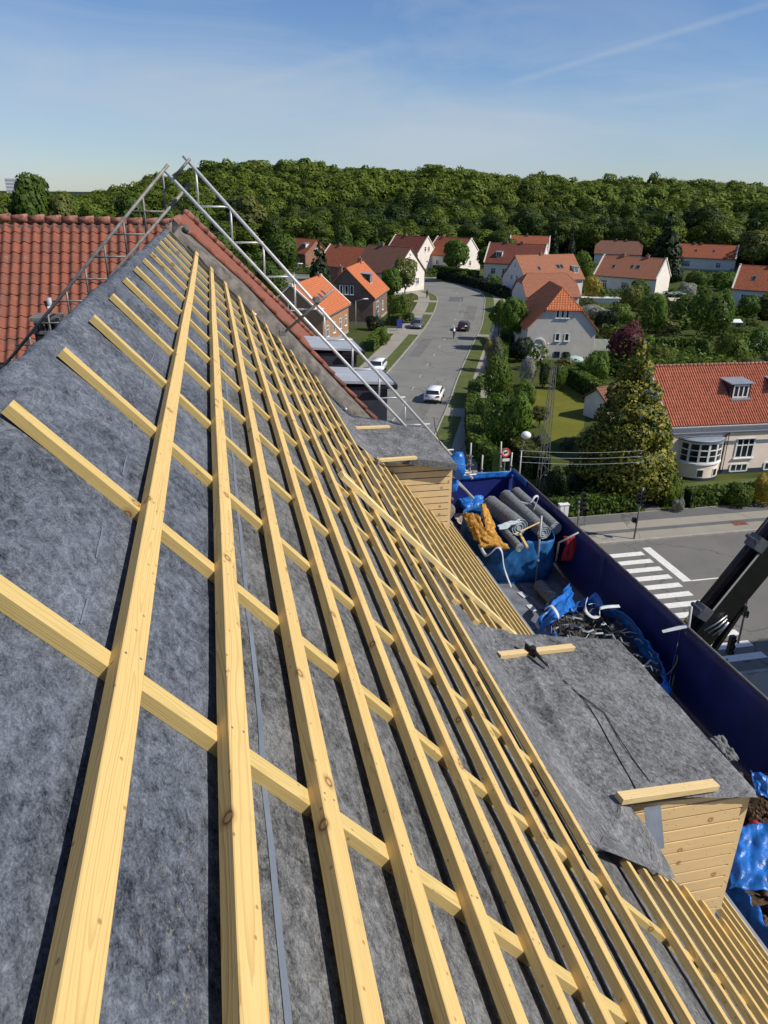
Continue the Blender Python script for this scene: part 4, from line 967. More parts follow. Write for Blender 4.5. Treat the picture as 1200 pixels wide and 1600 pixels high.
# driveways crossing the verges
def onroad(P,idx_y,off):
    for i in range(len(P)-1):
        if P[i][1]<=idx_y<=P[i+1][1]:
            f=(idx_y-P[i][1])/(P[i+1][1]-P[i][1]+1e-9); a=Vector(P[i]);b=Vector(P[i+1]); t=(b-a).normalized(); c=a.lerp(b,f); return c+Vector((t.y,-t.x))*off,t
for nm,P,ya,o0,o1,wd in (('left_driveway',RLd,117,-6.5,0,5),('left_driveway',RLd,136,-5,0,2.6),('left_driveway',RLd,152,-5,0,3),('right_driveway',RRd,71,0,6,3.2),('right_driveway',RRd,113,0,6,2.0)):
    c0,t=onroad(P,ya,o0); c1,_=onroad(P,ya,o1); h=t*wd/2; flat(nm,[tuple(c0-h),tuple(c1-h),tuple(c1+h),tuple(c0+h)],.118,MT['path'])
for (ya,off,ln_,wd,mt) in ((66,-3,9,2.6,'road2'),(96,-7,14,1.6,'road2'),(128,-2.5,18,2.,'road2'),(150,-6,8,3,'pathdk')):
    c0,t=onroad(RRd,ya,off); s_=Vector((t.y,-t.x)); flat('road_patch',[tuple(c0-s_*wd/2),tuple(c0+s_*wd/2),tuple(c0+s_*wd/2+t*ln_),tuple(c0-s_*wd/2+t*ln_)],.0065,MT[mt])
# lane dashes
m=MB(); cen=[((a[0]+b[0])/2-.2,(a[1]+b[1])/2) for a,b in zip(RLd,RRd)]
acc=0
for i in range(len(cen)-1):
    a=Vector(cen[i]);b=Vector(cen[i+1]); n=max(1,int((b-a).length/.5))
    for k in range(n):
        p=a.lerp(b,k/n); q=a.lerp(b,(k+1)/n); l=(q-p).length
        t=(q-p).normalized(); s=Vector((t.y,-t.x))*.055
        if (acc%6.5)<1.7 and 60<p.y<185: m.add([(*(p-s),.009),(*(p+s),.009),(*(q+s),.009),(*(q-s),.009)],[(0,1,2,3)])
        acc+=l
m.build('lane_dashes',simple('worn_paint',(.42,.41,.38),.8,.2,var=.3,scale=3),None)['kind']='structure'
# cross street, junction, pavement
KY=39.1
flat('street',[(-60,25),(90,25),(90,KY),(-60,KY)],.0045,MT['road2'])
flat('junction',[(-8,KY),(13.2,KY),(12.2,44.5),(2.0,44.5)],.006,MT['road2'])
flat('near_pavement',[(-60,14),(90,14),(90,25),(-60,25)],.10,MT['path'],thick=.1)
flat('pavement',[(14.6,KY+.18),(90,KY+.18),(90,43.4),(15.6,43.4)],.10,MT['path'],thick=.1)
flat('pavement_strip',[(17,KY+1.3),(90,KY+1.3),(90,KY+1.75),(17,KY+1.75)],.106,MT['pathdk'])
flat('pavement_strip',[(17,KY+2.9),(90,KY+2.9),(90,43.3),(17,43.3)],.107,MT['pathdk'])
flat('kerb',[(13.6,KY),(90,KY),(90,KY+.18),(13.6,KY+.18)],.12,MT['kerb'],thick=.12)
flat('kerb',[(-60,24.8),(90,24.8),(90,25.),(-60,25.)],.12,MT['kerb'],thick=.12)
m=MB()
for i in range(12):
    y=37.75-i*1.03; m.box(20.2,24.95+.02*rnd.random(),y-.5,y,.008,.0085)
m.build('crossing_stripes',MT['paint'],None)['kind']='structure'
m=MB(); m.box(25.3,25.85,33.65,38.2,.008,.0085); m.box(25.86,60,33.62,33.74,.008,.0085); m.build('stop_line',MT['paint'],None)['kind']='structure'
mh=G(1155,817,.11); m=MB(); m.box(mh.x-.55,mh.x+.5,mh.y-.35,mh.y+.35,.10,.113); tag(m.build('manhole_cover',simple('rusty_iron',(.17,.08,.05),.8,.3,var=.3),None),'rusty rectangular cover in the pavement by the hedge','manhole cover')
flat('garden_lawn',[tuple(G(*q))[:2] for q in ((815,622),(858,598),(908,600),(915,640),(912,668),(885,697),(862,690),(842,655),(826,668),(812,650))],.012,MT['lawn'])
flat('garden_lawn',[(31.2,45.2),(45,45.2),(45,48.2),(32.2,48.2)],.012,MT['verge'])
flat('garden_path',[(28.6,43.3),(29.8,43.3),(31.8,49.4),(30.2,49.4)],.014,MT['pathdk'])
flat('garden_lawn',[tuple(G(*q))[:2] for q in ((1020,560),(1085,552),(1095,575),(1030,580))],.012,MT['lawn'])
flat('garden_lawn',[tuple(G(*q))[:2] for q in ((1165,530),(1230,525),(1230,545),(1170,552))],.012,MT['lawn'])
# ================================================================ foliage
LEAFN={}
def leafmesh(name,lobes,n,size,seed,mats,trunk=None,flat_=.35,inner=.15,jit=.6,soft=0):
    rg=np.random.default_rng(seed); lob=np.array(lobes,float); wgt=(lob[:,3]*lob[:,4]+lob[:,4]*lob[:,5]+lob[:,3]*lob[:,5]); wgt/=wgt.sum()
    li=rg.choice(len(lob),n*2,p=wgt); d=rg.normal(size=(n*2,3)); d/=np.linalg.norm(d,axis=1)[:,None]
    k=np.where(rg.random(n*2)<inner,rg.uniform(.35,.8,n*2),rg.uniform(.86,1.1,n*2))
    bump=1+.13*np.sin(d[:,0]*7+li*1.7)*np.sin(d[:,1]*6+li)*np.cos(d[:,2]*8+li*.6)
    P=lob[li,:3]+d*lob[li,3:6]*(k*bump)[:,None]
    keep=np.ones(n*2,bool)
    for j in range(len(lob)):
        q=(P-lob[j,:3])/lob[j,3:6]; keep&=~(((q**2).sum(1)<.62)&(li!=j))
    keep&=~((d[:,2]<-.75)&(rg.random(n*2)<.6))
    idx=np.where(keep)[0][:n]; P=P[idx]; d=d[idx]; li=li[idx]; n=len(idx)
    nn=d/lob[li,3:6]; nn/=np.linalg.norm(nn,axis=1)[:,None]; nn+=rg.normal(size=(n,3))*jit*.6+np.array([0,0,.25]); nn/=np.linalg.norm(nn,axis=1)[:,None]
    a=rg.normal(size=(n,3)); x=np.cross(nn,a); x/=np.linalg.norm(x,axis=1)[:,None]; y=np.cross(nn,x)
    s=size*rg.uniform(.55,1.35,n)[:,None]; sx=s*rg.uniform(.6,1,n)[:,None]
    bend=nn*s*rg.uniform(-.25,.25,n)[:,None]
    V=np.stack([P-x*sx+bend,P-y*s*rg.uniform(.6,1,n)[:,None],P+x*sx*rg.uniform(.7,1,n)[:,None]+bend,P+y*s],1).reshape(-1,3)
    m=MB(); m.v=[tuple(v) for v in V]; m.f=[(4*i,4*i+1,4*i+2,4*i+3) for i in range(n)]; m.m=[0]*n
    if trunk:
        m.cm=1
        for (pts,r) in trunk: m.tube(pts,r,7)
    me=bpy.data.meshes.new(name); me.from_pydata(m.v,[],m.f); me.polygons.foreach_set('material_index',m.m)
    for mt in mats: me.materials.append(mt)
    ctr=(lob[:,:3]*wgt[:,None]).sum(0); cn=P-ctr; cn/=np.linalg.norm(cn,axis=1)[:,None]+1e-9; ln=d/lob[li,3:6]; ln/=np.linalg.norm(ln,axis=1)[:,None]
    sn=ln*(.9 if soft else .75)+cn*.4+nn*(.12 if soft else .4); sn/=np.linalg.norm(sn,axis=1)[:,None]; allN=np.zeros((len(m.v),3)); allN[:4*n]=np.repeat(sn,4,0)
    if len(m.v)>4*n:
        vn=np.empty(len(m.v)*3); me.vertices.foreach_get('normal',vn); allN[4*n:]=vn.reshape(-1,3)[4*n:]
    LEAFN[me.name]=allN[:4*n]; me.polygons.foreach_set('use_smooth',[True]*len(me.polygons)); me.normals_split_custom_set_from_vertices(allN.tolist())
    return me
def crown_lobes(seed,kind):
    q=random.Random(seed); L_=[]
    if kind=='round':
        L_.append((0,0,.62,.32,.32,.28))
        for i in range(11):
            a=q.uniform(0,6.28); e=q.uniform(-.5,1.2); r=.27*q.uniform(.8,1.15); L_.append((r*math.cos(a)*math.cos(e),r*math.sin(a)*math.cos(e),.62+.27*math.sin(e),q.uniform(.12,.2),q.uniform(.12,.2),q.uniform(.10,.16)))
    elif kind=='tall':
        for i in range(12):
            z=.2+.68*i/11; w_=.2*math.sin(math.pi*min(1,(i+1.5)/12.5))**.7; a=q.uniform(0,6.28); L_.append((w_*.6*math.cos(a),w_*.6*math.sin(a),z,w_*.85+.05,w_*.85+.05,.12))
    elif kind=='cone':
        for i in range(16):
            f=i/15; z=.06+.86*f; w_=.36*(1-f)**.85+.03
            for k in range(4 if f<.7 else 2):
                a=q.uniform(0,6.28); L_.append((w_*.55*math.cos(a),w_*.55*math.sin(a),z+q.uniform(-.03,.03),w_*.52,w_*.52,.06+.03*(1-f)))
    elif kind=='bush':
        for i in range(9):
            a=q.uniform(0,6.28); r=q.uniform(.1,.33); L_.append((r*math.cos(a),r*math.sin(a),q.uniform(.35,.68),q.uniform(.16,.26),q.uniform(.16,.26),q.uniform(.2,.3)))
        L_.append((0,0,.4,.38,.38,.4))
    elif kind=='column':
        for i in range(8): L_.append((q.uniform(-.03,.03),q.uniform(-.03,.03),.1+.8*i/7,.16-.06*abs(i/7-.4),.16-.06*abs(i/7-.4),.12))
    elif kind=='fcrown':
        L_.append((0,0,.55,.3,.3,.33))
        for i in range(11):
            a=q.uniform(0,6.28); e=q.uniform(-.6,1.3); r=.27*q.uniform(.85,1.1); L_.append((r*math.cos(a)*math.cos(e),r*math.sin(a)*math.cos(e),.58+.30*math.sin(e),q.uniform(.13,.20),q.uniform(.13,.20),q.uniform(.10,.15)))
    return L_
TM={}   # unit-height crowns, several densities
def treemesh(kind,seed,n,size,mat):
    key=(kind,seed,n,mat)
    if key not in TM:
        TM[key]=(leafmesh('crown',crown_lobes(seed,kind),n,size,seed,[L[mat]]),None)
        m=MB(); q=random.Random(seed)
        m.tube([(0,0,-.01),(.01*q.uniform(-1,1),0,.3),(0,.015,.55),(0,0,.75)],[.022,.017,.011,.004],8)
        for i in range(6):
            a=q.uniform(0,6.28); z=q.uniform(.25,.5); m.tube([(0,0,z),(.1*math.cos(a),.1*math.sin(a),z+.1),(.2*math.cos(a),.2*math.sin(a),z+.2)],[.009,.006,.002],5)
        me=bpy.data.meshes.new('trunk'); me.from_pydata(m.v,[],m.f); me.materials.append(MT['bark']); TM[key]=(TM[key][0],me)
    return TM[key]
def plant(name,x,y,h,wd,kind,mat,label,cat='tree',group=None,z=0,n=2200,size=.035,seed=None,rz=None):
    seed=seed if seed is not None else rnd.randint(0,2)
    cm,tm=treemesh(kind,seed,n,size,mat); base_w={'round':.92,'tall':.5,'cone':.78,'bush':1.15,'column':.36,'fcrown':.95}[kind]
    root=empty(name,(x,y,z),rz if rz is not None else rnd.uniform(0,6.28),label=label,cat=cat,group=group)
    for nm,me in (('crown',cm),('trunk',tm)):
        o=bpy.data.objects.new(nm,me); C.objects.link(o); o.scale=(wd/base_w,wd/base_w,h); o.parent=root
    return root
def px(name,u,vb,vt,wpx,kind,mat,label,**k):
    b=G(u,vb); t=VY(u,vt,b.y); D=(Vector((b.x,b.y,0))-Vector(EYE)).dot(Vector(cF)); return plant(name,b.x,b.y,max(.4,t.z),wpx*D/F_,kind,mat,label,**k)
PX=[ # name,u,vbase,vtop,width,kind,mat,label
('bush',775,632,548,64,'bush','hedge','big rounded bush beside the right path, farthest of the large clump'),
('bush',790,705,604,86,'bush','green','largest rounded bush beside the right path with the lawn behind it'),
('bush',757,675,612,44,'bush','hedge','bush overhanging the right path above the clipped hedge'),
('bush',814,640,588,56,'bush','hedge','dark leafy bush between the big clump and the lawn'),
('shrub',773,582,518,32,'bush','grey','silvery shrub by the right path opposite the cyclist'),
('shrub',822,605,550,30,'bush','blossom','pale flowering shrub in front of the grey house door'),
('clipped_bush',848,606,562,20,'bush','dark','dark clipped bush in front of the grey house'),
('bush',872,608,566,28,'bush','green','drooping bush at the head of the lawn'),
('bush',884,567,548,16,'bush','dark','small round bush against the wall of the grey house'),
('tree',930,605,541,50,'bush','green','dense bush tree at the right corner of the grey house'),
('tree',795,548,462,50,'round','green','tree growing left of the grey house near the road'),
('tree',778,532,470,36,'round','bright','light green tree by the path at the far driveway'),
('bush',766,566,528,24,'bush','yellow','yellow flowering bush beside the right path'),
('bush',812,565,520,44,'bush','dark','dark bush at the left corner of the grey house'),
('shrub',752,610,580,24,'bush','hedge','low bush at the path edge below the silvery shrub'),
('apple_tree',842,668,636,36,'round','olive','small thin apple tree on the lawn'),
('shrub',838,705,675,30,'bush','grey','grey shrub at the near end of the lawn'),
('shrub',888,702,680,22,'bush','grey','spiky pale plant at the lawn edge'),
('copper_tree',974,582,500,84,'bush','purple','dark purple copper-leaved tree behind the golden conifer'),
('bush',1026,585,536,34,'bush','olive','brownish bush right of the purple tree'),
('bush',1003,590,545,30,'bush','olive','bush between the purple tree and the golden conifer'),
('tree',1108,530,440,82,'bush','green','large spreading tree in the middle of the gardens'),
('tree',1062,512,452,60,'bush','forest','tree left of the large spreading garden tree'),
('tree',1012,520,448,64,'bush','green','tree above the purple tree with an uneven crown'),
('tree',968,510,470,46,'bush','hedge','tree right behind the grey house roof'),
('tree',985,485,440,40,'bush','olive','yellowish tree beside the long red roofed cottage'),
('tree',1136,590,510,62,'bush','bright','bright tree rising over the ridge of the pink house'),
('tree',1094,580,528,30,'round','green','small thin tree left of the bright tree'),
('bush',1180,560,505,48,'bush','green','bush at the right edge above the pink house ridge'),
('bush',1172,600,555,46,'bush','grey','grey-green bush behind the pink house ridge'),
('bush',1200,590,548,40,'bush','olive','olive bush at the right edge behind the pink house'),
('tree',1165,500,455,44,'bush','green','tree in front of the far right cottage'),
('tree',1196,500,458,30,'column','olive','narrow pale conifer by the far right cottage'),
('bush',1180,488,460,30,'bush','dark','dark bush under the far right cottage windows'),
('dark_conifer',1034,440,326,62,'cone','dark','broad dark conifer between two far cottages'),
('willow',1172,432,360,60,'round','olive','pale olive tree in front of the forest at the right'),
('tree',712,440,372,50,'round','green','round street tree in front of the white gabled house'),
('willow',757,432,384,36,'round','bright','light weeping tree right of the white gabled house'),
('tree',632,472,404,46,'round','olive','thin leafed tree in front of the pale gable by the road'),
('tree',610,480,420,36,'round','green','tree at the left foot of the pale gable'),
('dark_conifer',500,462,374,46,'cone','dark','dark conifer behind the orange roofed brick house'),
('dark_conifer',568,500,432,24,'column','dark','slim dark conifer in front of the gabled brick house'),
('dark_conifer',587,425,350,28,'cone','forest','conifer rising behind the red roofed houses on the left'),
('tree',620,505,455,34,'bush','green','bush by the left path below the pale gable'),
('bush',585,516,490,36,'bush','dark','dark bush in front of the brick house bay'),
('bush',625,500,478,24,'bush','olive','bush beside the left path near the pale gable'),
('bush',640,505,484,24,'bush','hedge','low bush at the left path edge'),
('bush',598,540,510,26,'bush','hedge','hedge-like bush by the left driveway'),
('olive_tree',385,400,306,80,'round','olive','pale olive tree seen between the two lattice beams'),
('tree',440,420,356,60,'bush','green','tree behind the bright beam left of the small red house'),
('tree',420,470,400,60,'bush','green','bushy tree below the lattice beam'),
('tree',450,500,435,50,'bush','hedge','tree at the left of the orange roofed house'),
('tree',390,440,385,60,'bush','forest','dark tree behind the parapet'),
('tree',350,420,362,50,'bush','green','tree just over the parapet top'),
('tree',332,400,352,40,'bush','bright','bright foliage right of the parapet apex'),
('tree',560,415,370,40,'bush','green','green tree in front of the flat white pavilion'),
('tree',535,430,352,36,'round','forest','tree between the far cottages on the left'),
('tree',610,400,352,40,'round','forest','tree behind the red roofs left of the road'),
('dark_conifer',862,432,352,24,'cone','dark','left one of the two dark conifers behind the long orange roof'),
('dark_conifer',886,436,350,28,'cone','dark','right one of the two dark conifers behind the long orange roof'),
('tree',908,440,384,34,'bush','bright','light tree at the right end of the long orange roof'),
('tree',925,470,425,40,'bush','yellow','yellow green bush beside the long orange roof'),
('shrub',925,498,474,60,'bush','blossom','pale flowering shrubs behind the grey house roof'),
('bush',945,520,478,44,'bush','dark','dark shrub behind the grey house'),
('shrub',1070,470,437,34,'bush','blossom','white blossoming shrub in front of the far cottage'),
('tree',1000,466,432,40,'bush','green','bush under the eaves of the long red cottage'),
('tree',1130,455,420,50,'bush','green','tree below the far orange roof'),
('tree',1085,455,420,44,'bush','forest','tree left below the far orange roof'),
('tree',965,418,396,34,'bush','bright','light green bush in front of the hipped far cottage'),
('tree',790,418,372,36,'round','forest','tree behind the dark roofed house at the bend'),
('yellow_tree',693,395,352,14,'cone','yellow','small yellow tree against the dark forest edge'),
('tree',655,402,362,30,'round','green','tree between the two white far gables'),
('big_tree',68,420,271,66,'round','forest','big round tree standing out above the tiled roof on the left'),
('tree',30,420,312,66,'round','olive','olive tree above the tiled roof at the left edge'),
('tree',112,420,305,60,'round','olive','yellowish tree right of the big round tree'),
('tree',170,425,318,60,'bush','forest','tree over the middle of the tiled ridge'),
('tree',215,425,300,66,'round','forest','broad tree behind the dull lattice beam'),
('tree',262,425,308,56,'bush','forest','tree below the crossing of the lattice beams'),
('tree',310,420,322,56,'round','forest','tree right of the beam crossing'),
('tree',5,425,318,50,'round','forest','tree cut by the left edge above the tiles'),
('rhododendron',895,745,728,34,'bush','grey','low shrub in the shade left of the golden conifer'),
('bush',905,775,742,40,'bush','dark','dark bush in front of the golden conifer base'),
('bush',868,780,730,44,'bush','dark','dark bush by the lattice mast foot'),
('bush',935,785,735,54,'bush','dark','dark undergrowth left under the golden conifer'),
('bush',1042,790,735,40,'bush','hedge','dark green bush right of the golden conifer foot'),
('bush',1150,792,752,50,'bush','hedge','green bush in the pink house garden'),
('shrub',1188,790,742,44,'bush','yellow','yellow flowering shrub in the pink house garden'),
('shrub',1160,775,750,22,'bush','blossom','white flowering shrub in the pink house garden'),
('shrub',1058,800,776,26,'bush','blossom','pale shrub at the garden path entrance'),
]
for t in PX:
    nm,u,vb,vt,wp,kd,mt,lb=t
    far=vb<470; px(nm,u,vb,vt,wp,kd,mt,lb,cat=('conifer' if 'conifer' in nm else 'bush' if ('bush' in nm or 'shrub' in nm or nm=='rhododendron') else 'tree'),n=1500 if far else 2600,size=.045 if far else .034)
# golden conifer, big
bq=G(962,792); root=empty('golden_conifer',(28.7,47.4,0),label='large conifer with golden tips beside the pink house',cat='conifer')
me=leafmesh('crown',[(x*10.4,y*10.4,z*11.6,a*10.4,b*10.4,c*11.6) for x,y,z,a,b,c in crown_lobes(3,'cone')],21000,.15,5,[L['gold']],jit=1.1); o=bpy.data.objects.new('crown',me); C.objects.link(o); o.parent=root
m=MB(); m.tube([(0,0,0),(0,0,5),(0,0,10.5)],[.3,.2,.04],10); m.build('trunk',MT['bark'],root,smooth=True)
# hedges ---------------------------------------------------------------
def hedge(label,P,wd,h,mat='hedge',size=.11,dens=60,z=0,group=None):
    P=[Vector(p) for p in P]; V=[];F=[]; q=np.random.default_rng(int(abs(P[0].x*10+P[0].y*3)))
    core=MB(); lv=MB(); root=empty('hedge',(P[0].x,P[0].y,z),label=label,cat='hedge',group=group); o0=Vector((P[0].x,P[0].y))
    for a,b in zip(P[:-1],P[1:]):
        d=(b-a); Ln=d.length; t=d.normalized(); s=Vector((t.y,-t.x))
        A=[a-o0-s*wd*.4,a-o0+s*wd*.4,b-o0+s*wd*.4,b-o0-s*wd*.4]; core.prism([(*p,0) for p in A],(0,0,h*.9))
        n=int(dens*Ln*(wd+2*h)); 
        for i in range(n):
            f=q.random()*Ln; r=q.random()*(wd+2*h)
            if r<h: off,zz,nn=-wd/2,r,Vector((-s.x,-s.y,0))
            elif r<h+wd: off,zz,nn=r-h-wd/2,h,Vector((0,0,1))
            else: off,zz,nn=wd/2,r-h-wd,Vector((s.x,s.y,0))
            k=nz(f*.8+a.x,zz*.9,off)*.12
            p=Vector((*(a-o0+t*f+s*off),zz))+nn*(k+q.normal()*.03)
            nn=(nn+Vector(q.normal(size=3))*.55).normalized(); x=nn.cross(Vector(q.normal(size=3))).normalized(); y=nn.cross(x); sz=size*q.uniform(.6,1.3)
            lv.add([p-x*sz,p-y*sz*.7,p+x*sz,p+y*sz],[(0,1,2,3)])
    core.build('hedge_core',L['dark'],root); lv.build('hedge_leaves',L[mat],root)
hedge('clipped hedge along the right path beside the big bushes',[tuple(G(742,600,1.2))[:2],tuple(G(738,640,1.2))[:2],tuple(G(742,690,1.2))[:2],tuple(G(778,716,1.2))[:2]],1.2,1.7,'hedge')
hedge('sunlit olive hedge curving from the path to the lattice mast',[tuple(G(784,672,1.4))[:2],tuple(G(812,690,1.4))[:2],tuple(G(846,722,1.4))[:2]],1.5,1.6,'olive')
hedge('hedge behind the pavement left of the garden path entrance',[(21.6,44.0),(28.4,44.0)],.9,1.25,'green')
hedge('hedge in front of the pink house along the pavement',[(32.0,43.9),(42,43.9),(50,43.9)],1.0,1.35,'hedge')
hedge('short hedge turning in along the pink house garden path',[(30.2,44.2),(32.4,48.2)],.6,.8,'green')
hedge('long clipped hedge right of the lawn with a sunlit top',[tuple(G(892,580,1.5))[:2],tuple(G(946,610,1.5))[:2]],1.4,2.0,'hedge')
hedge('straight hedge between gardens right of the purple tree',[tuple(G(1012,534,1.5))[:2],tuple(G(1092,534,1.5))[:2]],1.6,2.0,'hedge',size=.18,dens=25)
hedge('hedge behind the solar panel at the right edge',[tuple(G(1150,526,1.5))[:2],tuple(G(1240,524,1.5))[:2]],1.4,1.8,'bright',size=.18,dens=25)
hedge('dark hedge around the outer bend of the road',[tuple(G(688,430,1))[:2],tuple(G(730,438,1))[:2],tuple(G(768,450,1))[:2],tuple(G(790,459,1))[:2]],2.0,2.0,'dark',size=.25,dens=18)
hedge('dark hedge below the white gabled house',[tuple(G(680,420,1))[:2],tuple(G(745,430,1))[:2]],1.8,2.0,'forest',size=.25,dens=18)
hedge('hedge along the left path by the brick house',[(20.5,103),(24.5,113)],1.4,1.6,'hedge',size=.16,dens=30)
hedge('hedge along the left path below the pale gable',[(29,124),(33.5,136),(38,150)],1.6,1.7,'olive',size=.18,dens=25)
hedge('hedge along the right path beyond the driveway',[(33.4,86),(38.5,98)],1.4,1.8,'green',size=.15,dens=30)
hedge('hedge along the right path near the bend',[(41,104),(47.5,120),(55,138)],1.6,1.8,'green',size=.2,dens=20)
# ================================================================ forest
rf=random.Random(5); fm=[]
for s in range(5):
    tr_=[([(0,0,-.02),(0,0,.3),(.0,0,.6)],[.018,.014,.006])]
    fm.append(leafmesh('forest_tree',crown_lobes(40+s,'fcrown'),2600,.027,60+s,[L['wood'],MT['bark']],trunk=tr_,inner=.08,jit=.35,soft=1))
cands=[]
d=258.
while d<520:
    a=-17.
    step=8.2 if d<330 else 9.5
    while a<43:
        az=R(a)+YAW*0; 
        dd=d+rf.uniform(-3.5,3.5); aa=az+rf.uniform(-.35,.35)*step/d
        x,y=dd*math.sin(aa),dd*math.cos(aa); cands.append((dd,x,y)); a+=math.degrees(step/d)
    d+=step*.85
vis=[c for c in cands if not (c[0]<279 and 22<math.degrees(math.atan2(c[1],c[2]))<38) and not (math.degrees(math.atan2(c[1],c[2]))<-3 and c[0]<330)]
vis.sort(key=lambda c:c[0])
near=[c for c in vis if rf.random()<1][:280]; rest=vis[280:]
def fh(x,y,dd): 
    return (13. if dd<285 else 14.)*(1+.28*nz(x*.05,y*.05,3))*rf.uniform(.86,1.14)
for i,(dd,x,y) in enumerate(near):
    o=bpy.data.objects.new('forest_tree',fm[i%5]); C.objects.link(o); h=fh(x,y,dd); w_=rf.uniform(11.5,17)/.95
    o.location=(x,y,hill(x,y)-.5); o.scale=(w_,w_,h); o.rotation_euler=(0,0,rf.uniform(0,6.28)); tag(o,'tall leafy tree standing in the front rows of the forest edge','tree','trees along the forest edge')
Vs=[];Ns=[]
src=[]
for s in range(4):
    me=leafmesh('tmp',crown_lobes(70+s,'fcrown'),900,.041,80+s,[L['wood']],inner=0,jit=.35,soft=1); a=np.empty(len(me.vertices)*3); me.vertices.foreach_get('co',a); a=a.reshape(-1,3); src.append((a,LEAFN[me.name])); bpy.data.meshes.remove(me)
for i,(dd,x,y) in enumerate(rest):
    a,an=src[i%4]; th=rf.uniform(0,6.28); c,s=math.cos(th),math.sin(th); w_=rf.uniform(12,17)/.95; h=fh(x,y,dd)*1.05
    b=np.empty_like(a); b[:,0]=(a[:,0]*c-a[:,1]*s)*w_+x; b[:,1]=(a[:,0]*s+a[:,1]*c)*w_+y; b[:,2]=a[:,2]*h+hill(x,y)-.5; Vs.append(b); bn=an.copy(); bn[:,0]=an[:,0]*c-an[:,1]*s; bn[:,1]=an[:,0]*s+an[:,1]*c; Ns.append(bn)
Vs=np.concatenate(Vs); nqd=len(Vs)//4
me=bpy.data.meshes.new('forest'); me.vertices.add(len(Vs)); me.vertices.foreach_set('co',Vs.ravel()); me.loops.add(nqd*4); me.loops.foreach_set('vertex_index',np.arange(nqd*4)); me.polygons.add(nqd); me.polygons.foreach_set('loop_start',np.arange(0,nqd*4,4)); me.polygons.foreach_set('loop_total',np.full(nqd,4)); me.update(); me.validate(); me.polygons.foreach_set('use_smooth',[True]*nqd); me.normals_split_custom_set_from_vertices(np.concatenate(Ns).tolist())
me.materials.append(L['wood']); o=bpy.data.objects.new('forest',me); C.objects.link(o); o['kind']='stuff'; tag(o,'dense leafy forest covering the hill behind the houses','forest')
# middle-distance greenery that cannot be told apart
def scatter_stuff(name,label,pts,mat,seed,hh=(1.5,4.),ww=(3,6),n=220,size=.07):
    q=random.Random(seed); out=[]; src=[]; on=[]
    for s in range(3):
        me=leafmesh('tmp',crown_lobes(seed+s,'bush'),n,size,seed+s,[L[mat]]); a=np.empty(len(me.vertices)*3); me.vertices.foreach_get('co',a); src.append((a.reshape(-1,3),LEAFN[me.name])); bpy.data.meshes.remove(me)
    for i,(x,y) in enumerate(pts):
        a,an=src[i%3]; on.append(an); w_=q.uniform(*ww); h=q.uniform(*hh); b=a*np.array([w_,w_,h])+np.array([x,y,hill(x,y)-.1]); out.append(b)
    V=np.concatenate(out); k=len(V)//4; me=bpy.data.meshes.new(name); me.from_pydata(V.tolist(),[],[(4*i,4*i+1,4*i+2,4*i+3) for i in range(k)]); me.materials.append(L[mat]); me.polygons.foreach_set('use_smooth',[True]*k); me.normals_split_custom_set_from_vertices(np.concatenate(on).tolist()); o=bpy.data.objects.new(name,me); C.objects.link(o); tag(o,label,'undergrowth',kind='stuff'); return o
HOUSE_ZONES=[]
def zone(x,y,r): HOUSE_ZONES.append((x,y,r))
